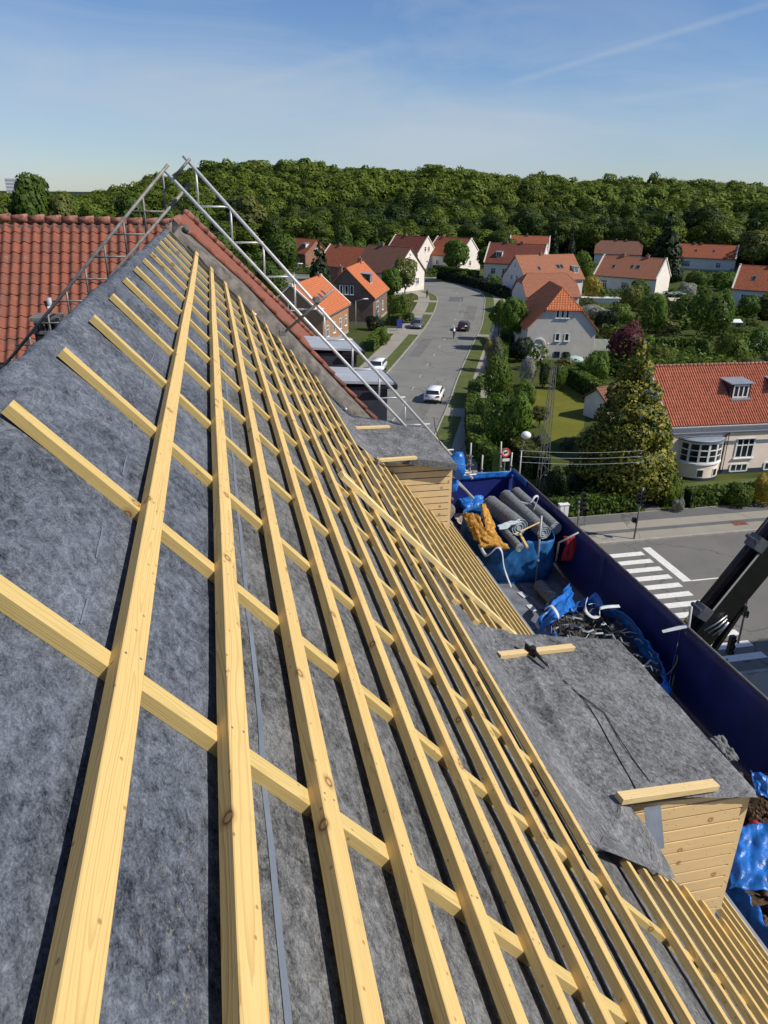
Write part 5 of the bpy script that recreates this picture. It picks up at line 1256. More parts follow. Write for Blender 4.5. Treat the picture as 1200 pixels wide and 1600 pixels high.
# ================================================================ houses
def house(label,cx,cy,ang,Ln,Wd,eave,ridge,wall,roof,style='gable',hip=.45,over=.35,wins=(),chim=(),vergew=None,parapet=False,name='house',dorm=(),plinth=True):
    """local x along the ridge, y across; origin = centre of the footprint"""
    root=empty(name,(cx,cy,0),R(ang),label=label,cat='house'); zone(cx,cy,max(Ln,Wd)*.62)
    a,b=Ln/2,Wd/2; m=MB(); sl=(ridge-eave)/b
    zh=ridge-(ridge-eave)*hip; yh=b*(zh-eave)/(ridge-eave) if style=='halfhip' else 0
    hh=(ridge-zh)/sl*.8   # horizontal run of the small hip
    if style in('gable',):
        m.prism([(-a,-b,0),(-a,b,0),(-a,b,eave),(-a,0,ridge-.05),(-a,-b,eave)],(Ln,0,0))
    elif style=='halfhip':
        yy=b*(ridge-zh)/(ridge-eave); m.prism([(-a,-b,0),(-a,b,0),(-a,b,eave),(-a,yy,zh-.05),(-a,-yy,zh-.05),(-a,-b,eave)],(Ln,0,0))
    else: m.box(-a,a,-b,b,0,eave)
    m.build('wall',MT[wall],root)
    if plinth:
        m=MB(); m.box(-a-.02,a+.02,-b-.02,b+.02,0,.45); m.build('plinth',MT['plinth'] if wall=='wall_pink' else MT['concrete'],root)
    sth=math.atan(sl); n_slope=math.hypot(b+over,(b+over)*sl)
    def plane(name,poly,org,xd,yd):
        xd=Vector(xd).normalized(); yd=Vector(yd).normalized(); zd=xd.cross(yd).normalized()
        if zd.z<0: zd=-zd
        fm_=frame(org,xd,yd,zd); inv=fm_.inverted(); m=MB(); P=[inv@Vector(p) for p in poly]; 
        m.prism([(p.x,p.y,.0) for p in P],(0,0,.12)); return m.build(name,MT[roof],root,mw=fm_)
    vo=.12 if parapet else .25
    A=a+vo; lz=.02
    for sg in (1,-1):
        ye=sg*(b+over); ze=eave-over*sl
        if style=='gable': poly=[(-A,0,ridge+lz),(A,0,ridge+lz),(A,ye,ze+lz),(-A,ye,ze+lz)]
        elif style=='halfhip':
            yy=b*(ridge-zh)/(ridge-eave)*sg; poly=[(-A+hh,0,ridge+lz),(A-hh,0,ridge+lz),(A,yy,zh+lz),(A,ye,ze+lz),(-A,ye,ze+lz),(-A,yy,zh+lz)]
        else: poly=[(-A+b*.9,0,ridge+lz),(A-b*.9,0,ridge+lz),(A,ye,ze+lz),(-A,ye,ze+lz)]
        plane('roof_slope',poly,(-A*sg,0,ridge+lz),(sg,0,0),(0,sg*(b+over),-(b+over)*sl))
    if style!='gable':
        for sg in (1,-1):
            if style=='halfhip':
                yy=b*(ridge-zh)/(ridge-eave); poly=[(sg*(A-hh),0,ridge+lz),(sg*A,yy,zh+lz),(sg*A,-yy,zh+lz)]; dn=(sg*hh,0,-(ridge-zh)); 
            else:
                yy=b+over; ze=eave-over*sl; poly=[(sg*(A-b*.9),0,ridge+lz),(sg*A,yy,ze+lz),(sg*A,-yy,ze+lz)]; dn=(sg*b*.9,0,-(ridge-ze))
            plane('roof_hip',poly,(sg*(A-(hh if style=='halfhip' else b*.9)),-sg*0-yy*0,ridge+lz),(0,sg,0),dn)
            m=MB()
            for k in (1,-1): m.tube([poly[0][:2]+(ridge+.12,), (poly[1][0],k*abs(poly[1][1]),poly[1][2]+.12)],.11,6)
            m.build('hip_tiles',MT[roof],root)
    m=MB(); rr=A-(0 if style=='gable' else hh if style=='halfhip' else b*.9); m.tube([(-rr,0,ridge+.12),(rr,0,ridge+.12)],.12,7); m.build('ridge_tiles',MT[roof],root)
    if parapet:
        for sg in (-1,1):
            m=MB()
            for k in (1,-1): m.beam((sg*(a+.02),k*(b+over*.8),eave-over*sl*.8+.12),(sg*(a+.02),0,ridge+.2),.3,.22)
            m.box(sg*(a+.02)-.17,sg*(a+.02)+.17,-.25,.25,ridge,ridge+.38)
            m.build('verge_coping',MT['wall_white'],root)
    m=MB()
    for sg in (1,-1): m.box(-A,A,sg*(b+over)-.06,sg*(b+over)+.06,eave-over*sl-.1,eave-over*sl+.02); 
    m.build('gutter',MT['eave_grey'],root)
    for w_ in wins: window(root,a,b,*w_)
    for (x,y,h) in chim:
        m=MB(); m.box(x-.35,x+.35,y-.3,y+.3,ridge-1.4,ridge+h); m.box(x-.42,x+.42,y-.37,y+.37,ridge+h-.15,ridge+h); c=m.build('chimney',MT['brick_r'],root); m=MB(); m.tube([(x,y,ridge+h),(x,y,ridge+h+.3)],.12,8); m.build('chimney_pot',MT['lead'],c)
    for (x,sg,f,wd,hd,kind) in dorm:   # on a slope: f = fraction down the slope
        y=sg*b*f; z=ridge-(ridge-eave)*f
        if kind=='sky':
            nrm=Vector((0,sg*sl,1)).normalized(); dd=Vector((0,sg,-sl)).normalized(); o_=Vector((x,y,z))+nrm*.15
            m=MB(); m.beam(o_-dd*hd/2,o_+dd*hd/2,wd,.1,up=nrm); r_=m.build('roof_window',MT['eave_grey'],root); m=MB(); m.beam(o_-dd*(hd/2-.08)+nrm*.05,o_+dd*(hd/2-.08)+nrm*.05,wd-.16,.02,up=nrm); m.build('pane',MT['glass'],r_)
        else:
            yf=y+sg*.2; yb=y-sg*hd/sl; m=MB(); zt=z+hd*.95
            m.prism([(x-wd/2,yf,z-.25),(x-wd/2,yf,zt),(x-wd/2,yb,zt+.1)],(wd,0,0)); dm=m.build('dormer',MT['slatewall' if kind=='dark' else 'white'],root)
            m=MB(); m.prism([(x-wd/2-.15,yf+sg*.2,zt),(x-wd/2-.15,yf+sg*.2,zt+.08),(x-wd/2-.15,yb,zt+.2),(x-wd/2-.15,yb,zt+.12)],(wd+.3,0,0)); m.build('dormer_roof',MT['lead'],dm)
            m=MB(); yy=yf+sg*.02; m.box(x-wd/2+.12,x+wd/2-.12,min(yf,yy),max(yf,yy),z-.05,zt-.12); m.build('pane',MT['glass'],dm)
            m=MB(); y1,y2=sorted((yy,yy+sg*.05)); nb_=3
            for k in range(nb_+1): xx=x-wd/2+.12+(wd-.24)*k/nb_; m.box(xx-.04,xx+.04,y1,y2,z-.1,zt-.08)
            for zz in (z-.1,zt-.12): m.box(x-wd/2+.08,x+wd/2-.08,y1+.002,y2-.002,zz,zz+.08)
            m.build('window_frame',MT['white'],dm)
    return root
def window(root,a,b,side,pos,z0,wd,h,cols=2,rows=2,frame_='white',sill=True):
    """side: 'f' (y=-b), 'k' (y=+b), 'l' (x=-a), 'r' (x=+a)"""
    def T(s,n,z):
        return {'f':(s,-b-n,z),'k':(-s,b+n,z),'l':(-a-n,-s,z),'r':(a+n,s,z)}[side]
    def bx(m,s0,s1,n0,n1,z0,z1):
        p=[T(s,n,z) for s in(s0,s1) for n in(n0,n1) for z in(z0,z1)]; xs,ys,zs=zip(*p); m.box(min(xs),max(xs),min(ys),max(ys),min(zs),max(zs))
    m=MB(); fw=.07
    for k in range(cols+1): s=pos-wd/2+wd*k/cols; q=fw if k in(0,cols) else fw*.6; bx(m,s-q,s+q,.012,.06,z0,z0+h)
    zr=[0,1] if rows==1 else [0,.66,1] if rows==2 else [i/rows for i in range(rows+1)]
    for f in zr: bx(m,pos-wd/2,pos+wd/2,.014,.056,z0+h*f-.045,z0+h*f+.045)
    if sill: bx(m,pos-wd/2-.15,pos+wd/2+.15,.012,.14,z0-.12,z0-.04)
    w_=m.build('window',MT[frame_],root); m=MB(); bx(m,pos-wd/2,pos+wd/2,.004,.02,z0,z0+h); m.build('pane',MT['glass'],w_)
# A : pink house on the right, real pantile geometry
A=empty('house',(33.55,49.75,0),R(-2),label='pale pink house with red pantile roof and rounded bay beside the golden conifer',cat='house'); zone(45,54,15)
LA,WA,EA,RA=26,8.8,4.05,7.75
m=MB(); m.prism([(0,0,0),(0,WA,0),(0,WA,EA),(0,WA/2,RA-.05),(0,0,EA)],(LA,0,0)); m.build('wall',MT['wall_pink'],A)
sl=(RA-EA)/(WA/2)
for nm,yd,org in (('roof_slope',(0,-1,-sl),(.12,WA/2,RA+.12)),):
    pantile(nm,MT['tile_a'],A,org,(1,0,0),yd,LA-.2,6.05,amp=.062,seg=8,row=.36)
m=MB(); m.prism([(0.1,WA/2,RA+.02),(0.1,WA+.4,EA-.4*sl+.02),(0.1,WA+.4,EA-.4*sl+.12),(0.1,WA/2,RA+.12)],(LA,0,0)); m.build('roof_slope',MT['tile_a'],A)
m=MB()
x=.15
while x<LA: m.tube([(x,WA/2,RA+.16),(x+.36,WA/2,RA+.18)],[.11,.125],8); x+=.37
m.build('ridge_tiles',MT['ridge'],A,smooth=True)
m=MB(); m.beam((.0,-.35,EA-.35*sl+.1),(.0,WA/2,RA+.15),.14,.22); m.beam((.0,WA+.35,EA-.35*sl+.1),(.0,WA/2,RA+.15),.14,.22); m.box(-.12,.12,WA/2-.25,WA/2+.25,RA-.1,RA+.38); m.build('verge_coping',MT['concrete'],A)
m=MB(); m.box(-.03,0,0.05,WA-.05,0,EA-.1); m.prism([(-.03,.1,EA-.1),(-.03,WA-.1,EA-.1),(-.03,WA/2,RA-.3)],(.028,0,0)); m.build('gable_shade_face',MT['wall_cool'],A)  # cooler grey sheet over the pink gable: its shade is in the colour
m=MB(); m.box(.02,LA,-.22,.0,EA-.42,EA-.02); m.build('cornice',MT['eave_grey'],A)
m=MB(); m.tube([(.1,-.5,EA-.36),(LA,-.5,EA-.36)],.075,8); m.build('gutter',MT['eave_grey'],A)
m=MB(); m.box(4.9,LA,-.03,0,0,.38); m.box(-.02,.2,-.03,WA,0,.38); m.build('plinth',MT['plinth'],A)
m=MB(); m.tube([(5.0,-.48,EA-.4),(4.95,-.12,EA-.75),(4.95,-.1,.1)],.05,8); m.tube([(5.25,-.08,EA-.5),(5.25,-.08,.2)],.03,6); m.build('downpipe',MT['blackplastic'],A)
def winA(x,z0,wd,h,cols,rows,sill=True): window(A,0,0,'f',x,z0,wd,h,cols,rows,'white',sill)
winA(6.9,1.35,1.55,1.55,3,2); winA(11.2,1.35,1.55,1.55,3,2); winA(15.5,1.35,1.55,1.55,3,2)
winA(6.7,.18,1.5,.6,3,1,False); winA(9.6,.18,1.2,.6,2,1,False)
# rounded bay
bc,br=2.95,1.75
def barc(r,n=20,y0=.0): return [(bc+r*math.cos(math.pi+math.pi*i/n),y0+.92*r/br*math.sin(math.pi+math.pi*i/n)*1.0,0) for i in range(n+1)]
def ringw(r0,r1,z0,z1,mat,name,par=A,a0=0,a1=1,n=24):
    m=MB()
    for i in range(n):
        f0=a0+(a1-a0)*i/n; f1=a0+(a1-a0)*(i+1)/n
        P=[(bc+r*math.cos(math.pi*(1+f)),.75*r*math.sin(math.pi*(1+f))) for r,f in ((r0,f0),(r1,f0),(r1,f1),(r0,f1))]
        m.prism([(*p,z0) for p in P],(0,0,z1-z0))
    return m.build(name,MT[mat],par)
bay=ringw(.2,1.70,.0,1.3,'wall_pink','bay'); ringw(.2,1.72,0,.22,'plinth','bay_plinth',bay); ringw(.2,1.82,1.3,1.42,'white','bay_sill',bay); ringw(.2,1.66,1.42,2.98,'glass','bay_glass',bay)
ringw(.2,1.80,2.98,3.12,'white','bay_head',bay); ringw(.1,1.92,3.12,3.24,'eave_grey','bay_roof',bay)
m=MB(); m.ball((bc,0,3.22),1.86,1.38,.14,24,8); m.build('bay_roof_lead',MT['lead'],bay,smooth=True)
for f in (0.02,.2,.36,.5,.64,.8,.98): ringw(1.62,1.74,1.42,2.98,'white','bay_mullion',bay,f-.016,f+.016,1)
ringw(1.66,1.73,2.42,2.5,'white','bay_transom',bay); ringw(1.66,1.74,1.42,1.52,'white','bay_transom',bay); ringw(1.66,1.735,1.96,1.99,'white','bay_transom',bay)
for f in (.42,.68):
    ringw(1.69,1.74,.3,.95,'white','bay_low_window',bay,f-.055,f+.055,3); ringw(1.7,1.75,.36,.89,'glass','bay_low_pane',bay,f-.04,f+.04,3)
def dormA(x,f=.55,wd=1.75,hd=1.15):
    yf=WA/2*(1-f)-.1; z=RA-(RA-EA)*f; zt=z+hd; yb=yf+(hd-.1)/sl+.3; m=MB()
    m.prism([(x-wd/2,yf,z-.3),(x-wd/2,yf,zt),(x-wd/2,yb,zt+.12)],(wd,0,0)); d_=m.build('dormer',MT['slatewall'],A)
    m=MB(); m.prism([(x-wd/2-.15,yf-.2,zt),(x-wd/2-.15,yf-.2,zt+.07),(x-wd/2-.15,yb+.2,zt+.22),(x-wd/2-.15,yb+.2,zt+.12)],(wd+.3,0,0)); m.build('dormer_roof',MT['lead'],d_)
    m=MB(); m.box(x-wd/2+.25,x+wd/2-.25,yf-.02,yf,z+.1,zt-.12); m.build('pane',MT['glass'],d_)
    m=MB(); 
    for k in range(4): xx=x-wd/2+.25+(wd-.5)*k/3; m.box(xx-.05,xx+.05,yf-.07,yf-.02,z+.03,zt-.08)
    for zz in (z+.03,zt-.18): m.box(x-wd/2+.2,x+wd/2-.2,yf-.068,yf-.022,zz,zz+.1)
    m.build('window_frame',MT['white'],d_); m=MB(); m.box(x-wd/2-.02,x+wd/2+.02,yf-.3,yf-.02,z-.12,z-.0); m.build('apron',MT['lead'],d_)
dormA(6.9); dormA(10.9); dormA(14.9)
# B : grey house
d_=Vector((.213,.977)); 
HB=house('grey rendered house with a dark and orange half-hipped roof above the lawn',44.85+d_.x*6,93.9+d_.y*6,77.7,12,9.1,4.2,9.0,'wall_grey','tile_org','halfhip',hip=.53,over=.3,wins=(
 ('l',-.1,5.55,.42,1.35,1,1),('l',-.75,5.55,.42,1.35,1,1),('l',.55,5.55,.42,1.35,1,1),('l',.75,2.55,.55,.95,1,1),('l',-.5,2.55,.55,.95,1,1),('l',.85,.35,.7,.7,2,1,'plinth',False),('l',-.35,.35,.7,.7,2,1,'plinth',False)))
m=MB(); m.box(-6.08,-6.0,2.45,3.35,.2,2.0); m.build('door',MT['wall_cool'],HB)
m=MB()
for k in range(9):
    a0=math.pi*k/8; m.tube([(-6.12,2.9+.85*math.cos(math.pi*k/9),2.0+.85*math.sin(math.pi*k/9)),(-6.12,2.9+.85*math.cos(math.pi*(k+1)/9),2.0+.85*math.sin(math.pi*(k+1)/9))],.07,6)
m.box(-6.18,-6.02,2.0,2.12,.2,2.05); m.box(-6.18,-6.02,3.68,3.8,.2,2.05); m.build('door_arch',MT['white'],HB)
m=MB(); m.ball((-6.2,1.7,2.15),.12,nu=8,nv=6); m.build('wall_lamp',MT['white'],HB)
m=MB(); m.box(-6.9,-6.02,2.2,3.6,0,.2); m.build('door_step',MT['concrete'],HB)
house('long pale house with an orange roof and skylights right of the bend',70.0,158.6,12,14.7,9,4.1,8.5,'wall_cool','tile_pale','gable',wins=(('l',-1,3.6,.9,1.1,2,1),('l',1,3.6,.9,1.1,2,1),('l',0,6.2,.5,1,1,1),('r',-1,4.2,1,1.2,2,1)),dorm=((-3,-1,.55,.7,1.,'sky'),(2,-1,.5,.9,1.1,'sky'),(2.9,-1,.5,.9,1.1,'sky'),(6,-1,.75,1.3,1.2,'white')),chim=((-1,0,.6),))
house('house with an orange half-hipped roof in front of the long pale house',60.6,135.6,-5,10,9,3.6,7.0,'wall_cool','tile_pale','halfhip',hip=.45,wins=(('f',-3,1.2,1.2,1.3,2,2),('f',2,1.2,1.2,1.3,2,2)))
house('dark red roofed house with a white right gable at the outer bend',77.5,193,-34,15,9,4.4,8.7,'wall_white','tile_dk','gable',parapet=True,wins=(('f',-5,1.5,1.2,1.4,2,2),('f',-2,1.5,1.2,1.4,2,2),('r',0,4.6,1,1.2,2,1)),dorm=((-4,-1,.7,1.6,1.2,'white'),),chim=((-3,0,.7),(1,0,.7)))
house('small red roofed house with a white gable behind the dark red roof',97,232,-25,12,8,4.6,8.6,'wall_white','tile_mid','gable',parapet=True,chim=((-1,0,.6),))
house('tall pale gabled house with a brown roof by the inner bend',38.6,171.6,127,12,10.5,4.6,9.5,'wall_white','tile_br','gable',wins=(('l',-1.2,5.6,.9,1.2,2,2),('l',1.2,5.6,.9,1.2,2,2),('l',0,7.8,.4,.6,1,1),('l',-2.8,1.8,1,1.3,2,2),('l',2.8,1.8,1,1.3,2,2),('l',0,1.8,1,1.3,2,2)),chim=((2,0,.7),))
house('white gabled house with a red roof farthest up the left side',57.0,224.5,128,12,9,4.6,8.9,'wall_white','tile_dk','gable',parapet=True,wins=(('l',-1.1,5.2,.8,1.2,1,2),('l',.6,5.2,.8,1.2,1,2)),chim=((2,0,.6),))
house('white house with a red roof behind the round street tree',68.6,220.0,124,12.5,9.5,4.4,8.7,'wall_white','tile_mid','gable',parapet=True,wins=(('l',0,1.6,1,1.3,2,2),('k',2,1.6,1.1,1.2,2,2),('k',-2,1.6,1.1,1.2,2,2)),chim=((4,0,.5),))
house('yellow-red brick house with an orange roof and two skylights left of the road',13.3,114.4,66,14.5,9,4.6,8.4,'brick_y','tile_org','gable',parapet=True,wins=(('f',-5,1.4,1.1,1.5,2,2),('f',-1.5,1.4,1.1,1.5,2,2),('f',2,1.4,1.1,1.5,2,2),('f',5.3,1.4,1.1,1.5,2,2),('l',0,1.4,2.2,1.3,4,2),('l',0,5.2,.9,1.1,2,1)),dorm=((-1.2,-1,.55,.7,1.3,'sky'),(1.1,-1,.5,.7,1.3,'sky')),chim=((6,0,.5),))
house('dark brick gabled house with an orange roof and blue dormer, behind the skylight house',24.0,133.4,68,14,9,4.6,8.9,'brick_d','tile_org','gable',wins=(('l',-.9,4.9,.5,1.4,1,1),('l',0,4.9,.5,1.4,1,1),('l',.9,4.9,.5,1.4,1,1),('f',-3,.8,2.2,2.6,3,3),('f',2,1.4,1.1,1.5,2,2)),dorm=((-1.0,-1,.62,2.2,1.5,'dark'),),chim=((4,0,.9),(-5,1.5,.2)))
house('red roofed house with a stepped brick gable behind the dark brick one',32.6,190,-52,12.5,9.5,4.2,8.3,'brick_r','tile_mid','gable',parapet=True,wins=(('r',0,1.6,1.2,1.4,2,2),('r',0,4.9,.8,1.1,1,1),('f',2,1.6,1.2,1.4,2,2)),chim=((-3,0,.5),))
house('small brick house with an orange roof and white windows seen past the lattice beam',27.6,238,-58,11,9,3.8,7.4,'brick_r','tile_mid','gable',wins=(('f',-2,1,1.8,2,3,2),('f',2,1,1.2,1.4,2,2),('r',0,3.8,1.3,1.3,3,1)),dorm=((1,-1,.5,.7,1,'sky'),(-2,-1,.5,.7,1,'sky'),(3,-1,.6,1.8,1.2,'white')))
house('long red roofed cottage with white verges in the middle of the gardens',94.3,163.8,-50,14.5,9,3.8,7.6,'wall_white','tile_pale','gable',parapet=True,wins=(('f',-5,1,2,1.7,4,2),('f',0,1.2,1.2,1.3,2,2)),dorm=((-3.6,-1,.55,.7,1.1,'sky'),(.6,-1,.5,.7,1.,'sky'),(2.,-1,.5,.9,1.1,'sky')),chim=((-2.6,0,.7),(3,0,.7)))
house('far hipped cottage with a dull red roof left of the dark conifer',127,231,-30,14,9,3.8,7.2,'wall_cool','tile_br','halfhip',chim=((-1,0,.5),(2,0,.5)))
house('far orange roofed cottage right of the dark conifer',147.5,214.5,-38,17,8.5,3.8,7.1,'wall_cool','tile_mid','gable',parapet=True,wins=(('f',-5,1,2,1.6,4,2),('f',4,1,1.4,1.4,3,2)),dorm=((-3,-1,.5,.7,1,'sky'),(2,-1,.5,.7,1,'sky')),chim=((-4,0,.5),(-2,0,.5)))
HR=house('cottage with arched door cut by the right edge of the picture',110.6,134.2,-45,17,9,3.9,7.8,'wall_cool','tile_mid','gable',parapet=True,wins=(('f',-5.4,.9,2.6,1.9,5,2),('f',5,1,1.2,1.6,2,2)),dorm=((-5.2,-1,.55,.8,1.2,'sky'),(-2.2,-1,.5,.8,1.2,'sky'),(0,-1,.5,.8,1.2,'sky')),chim=((-2.5,0,.8),))
m=MB(); m.box(-2.4,-1.4,-4.56,-4.5,0,2.0); m.tube([(-1.9,-4.58,2.0),(-1.9,-4.5,2.0)],.5,14); m.build('door',MT['glass'],HR)
m=MB(); m.box(.3,1.3,-4.56,-4.5,0,2.0); m.tube([(.8,-4.58,2.0),(.8,-4.5,2.0)],.5,14); m.build('door',MT['glass'],HR)
house('low red roofed outhouse beyond the trees at the far left of the road',58.,262,-50,8,6,3.2,6.2,'wall_white','tile_mid','gable',plinth=False)
house('small orange roof among the trees behind the parapet',2.3,196,60,7,5,3.4,5.6,'brick_r','tile_mid','gable',plinth=False)
s0=G(924,645); house('small garden shed with a brown roof beside the golden conifer',37.6,66.8,20,3.2,3,1.9,3.0,'wall_white','tile_br','gable',name='shed',plinth=False,over=.3)
# big block just outside the frame on the right: it throws the shadow over the street
m=MB(); m.box(0,16,0,24.5,0,17); cb=empty('corner_building',(31,-6,0),label='brick corner building outside the picture on the right that shades the street',cat='building'); m.build('wall',MT['brick_r'],cb); m=MB(); m.prism([(-.4,-.4,17),(-.4,24.9,17),(-.4,12,20)],(16.8,0,0)); m.build('roof',MT['tile_mid'],cb)
# flat pavilion, far tower block
q=G(505,392); pv=empty('pavilion',(q.x,q.y,0),R(-12),label='low flat white roofed pavilion in front of the forest',cat='pavilion')
m=MB(); m.box(-7,7,-4,4,0,3.0); m.build('wall',MT['eave_grey'],pv); m=MB(); m.box(-8,8,-5,5,3.0,3.5); m.build('roof',MT['white'],pv)
q=G(458,388); pv=empty('white_hut',(q.x,q.y,0),R(-12),label='small white hut behind the trees at the left of the orange roof',cat='hut'); m=MB(); m.box(-3,3,-2,2,0,4.2); m.build('wall',MT['wall_white'],pv); m=MB(); m.box(-3.4,3.4,-2.4,2.4,4.2,4.5); m.build('roof',MT['lead'],pv)
q=Vector((-189,880,0)); tw=empty('tower_block',(q.x,q.y,0),label='distant pale apartment block on the left horizon',cat='building'); m=MB(); m.box(-7,7,-6,6,0,29); m.build('wall',MT['wall_cool'],tw)
m=MB()
for k in range(8): m.box(-6.5,6.5,-6.08,-6.0,4+k*3.2,5.6+k*3.2)
m.build('window',MT['zinc'],tw)  # pale window bands: distance haze is put into the colour
# far gravel yard with huts on the left
flat('gravel_yard',[tuple(G(*q))[:2] for q in ((100,334),(205,325),(215,330),(130,338))],.02,MT['path'])
for i,(u,mt) in enumerate(((143,'tile_mid'),(152,'white'),(160,'wall_white'))):
    q=G(u,331); m=MB(); m.prism([(q.x-3,q.y,0),(q.x+3,q.y,0),(q.x+3,q.y,4),(q.x,q.y,6),(q.x-3,q.y,4)],(0,5,0)); tag(m.build('hut',MT[mt],None),('red','middle white','right white')[i]+' hut far behind the tiled ridge','hut')
# ================================================================ garden things
def table_canopy(u,v,wd,dp,h,mat,label,cat,name='canopy'):
    q=G(u,v); r_=empty(name,(q.x,q.y,0),R(-15),label=label,cat=cat); m=MB()
    for x in(-wd/2,wd/2):
        for y in(-dp/2,dp/2): m.tube([(x,y,0),(x,y,h)],.05,6)
    m.build('leg',MT['steeldk'],r_); m=MB(); m.prism([(-wd/2-.2,-dp/2-.2,h),(wd/2+.2,-dp/2-.2,h),(wd/2+.2,0,h+.35),(wd/2+.2,dp/2+.2,h),(-wd/2-.2,dp/2+.2,h),(-wd/2-.2,0,h+.35)],(0,0,.06)); m.build('roof',MT[mat],r_)
table_canopy(1058,487,4,3,2.2,'fabric','beige canvas canopy in the middle of the gardens','canopy')
table_canopy(1139,524,2.2,2.2,2.2,'white','white garden parasol roof above the bright tree','canopy')
table_canopy(1052,470,3.5,4,1.6,'lead','grey roofed carport left of the beige canopy','carport','carport')
q=G(935,472); m=MB(); m.box(-4,4,-1,1,0,.9); m.box(-4.3,4.3,-1.3,1.3,.9,1.02); o=m.build('garden_table',MT['white'],None); o.location=q; o.rotation_euler=(0,0,R(-14)); tag(o,'long white covered table beyond the grey house','table')
q=G(1178,548); sp=empty('solar_panel',(q.x,q.y,0),label='grey tilted glass frame beside the far right hedge',cat='cold frame'); m=MB(); m.prism([(-1.6,-1,.3),(1.6,-1,.3),(1.6,1,1.3),(-1.6,1,1.3)],(0,0,.06)); m.build('glass_top',MT['lead'],sp); m=MB(); m.prism([(-1.5,-.9,0),(-1.5,.9,0),(-1.5,.9,1.2),(-1.5,-.9,.28)],(3,0,0)); m.build('frame',MT['eave_grey'],sp)
def slatfence(u0,v0,u1,v1,h,label,mat='white'):
    a=G(u0,v0); b=G(u1,v1); r_=empty('fence',a,label=label,cat='fence'); m=MB(); n=max(3,int((b-a).length/.16)); d=(b-a)
    for i in range(n): p=d*(i/n); m.beam(p+Vector((0,0,.05)),p+Vector((0,0,h)),.11,.02,up=(0,1,0))
    m.beam(Vector((0,.03,h*.8)),d+Vector((0,.03,h*.8)),.03,.08); m.build('palings',MT[mat],r_)
slatfence(926,548,960,549,1.7,'white paling fence at the right side of the grey house')
slatfence(875,700,905,697,.5,'low timber edging at the near end of the lawn','bark')
q=G(915,585); m=MB(); m.ball((0,0,.35),1.3,1.1,.5,14,6,.12,3); o=m.build('pool_cover',simple('mint_cover',(.36,.5,.46),.6,.3,var=.1),None,smooth=True); o.location=G(897,566); tag(o,'pale mint garden cover in front of the grey house','cover')
# white cabinet
q=G(878,812); cb=empty('cabinet',q,label='white street cabinet beside the hedge behind the hoarding',cat='cabinet'); m=MB(); m.box(-.32,.32,-.2,.2,0,1.15); m.build('body',MT['white'],cb,bevel=.02); m=MB(); m.box(-.36,.36,-.24,.24,1.15,1.2); m.build('lid',MT['white'],cb); m=MB(); m.box(-.01,.01,-.212,-.2,.05,1.1); m.build('door_gap',MT['eave_grey'],cb)
# ================================================================ street furniture
def lamp(u,vb,ut,vt,uh,vh,label,globe=True,r=.06,grp=None,zt=None):
    b=G(u,vb); t=VY(ut,vt,b.y); hd=VY(uh,vh,b.y); o=empty('street_lamp',b,label=label,cat='street lamp'); rl=lambda p:p-b
    m=MB(); m.tube([(0,0,0),rl(Vector((b.x,b.y,t.z)))],[r*1.2,r*.8],8); m.build('pole',MT['steel'],o,smooth=True)
    m=MB(); m.tube([rl(Vector((b.x,b.y,t.z))),rl(hd)],r*.5,6); m.build('arm',MT['steel'],o,smooth=True)
    m=MB()
    if globe: m.ball(rl(hd),.34,.34,.26,14,8)
    else: m.ball(rl(hd),.5,.16,.1,10,6)
    m.build('lamp_head',MT['white'],o,smooth=True); return o
lamp(806,804,806,705,822,680,'street lamp with a round white head just beyond the hoarding corner')
lamp(462,505,462,425,469,412,'tall slim street lamp behind the bright lattice beam',False,.06)
lamp(556,520,556,470,571,467,'street lamp arching in front of the brick houses',False,.05)
lamp(538,440,538,400,538,398,'thin pole in front of the red roofed house',False,.05)
lamp(666,430,666,415,668,408,'small street lamp with white globe between the far gables',True,.04)
lamp(524,400,524,370,532,367,'far street lamp near the white pavilion',False,.05)
q=G(790,795); sg=empty('road_sign',(q.x,q.y,0),label='round red-ringed road sign with a small plate beneath it behind the hoarding corner',cat='road sign'); c=VY(790,707,q.y)-Vector((q.x,q.y,0))
m=MB(); m.tube([(c.x,0,0),(c.x,0,c.z+.3)],.03,8); m.build('pole',MT['steel'],sg)
m=MB(); m.tube([(c.x,-.04,c.z),(c.x,-.06,c.z)],.33,24); m.build('disc',MT['white'],sg)
m=MB(); 
for k in range(24):
    a0,a1=2*math.pi*k/24,2*math.pi*(k+1)/24; m.prism([(c.x+r_*math.cos(a),-.062,c.z+r_*math.sin(a)) for r_,a in ((.22,a0),(.33,a0),(.33,a1),(.22,a1))],(0,-.012,0))
m.build('red_ring',MT['signred'],sg)
m=MB(); m.beam((c.x-.1,-.07,c.z-.09),(c.x+.1,-.07,c.z+.09),.06,.012,up=(0,1,0)); m.box(c.x-.15,c.x+.13,-.074,-.064,c.z-.03,c.z+.06); m.build('symbol',MT['blackplastic'],sg)
m=MB(); m.box(c.x-.2,c.x+.3,-.07,-.05,c.z-.62,c.z-.42); m.build('plate',MT['white'],sg)
def signal(u,vb,ut,vt,label,heads,grp='traffic signals'):
    b=G(u,vb); t=VY(ut,vt,b.y); h=t.z; o=empty('traffic_light',b,label=label,cat='traffic light'); m=MB(); m.tube([(0,0,0),(t.x-b.x,0,h)],.055,10); m.build('pole',MT['steeldk'],o,smooth=True)
    for (dx,z,hh,face) in heads:
        m=MB(); m.box(dx-.12,dx+.12,-.10,.10,z,z+hh); 
        for k in range(3): m.tube([(dx,-.10,z+hh*(k+.5)/3),(dx,-.2,z+hh*(k+.5)/3)],.085,10,False)
        m.build('signal_head',MT['blackplastic'],o,bevel=.01); 
    return o
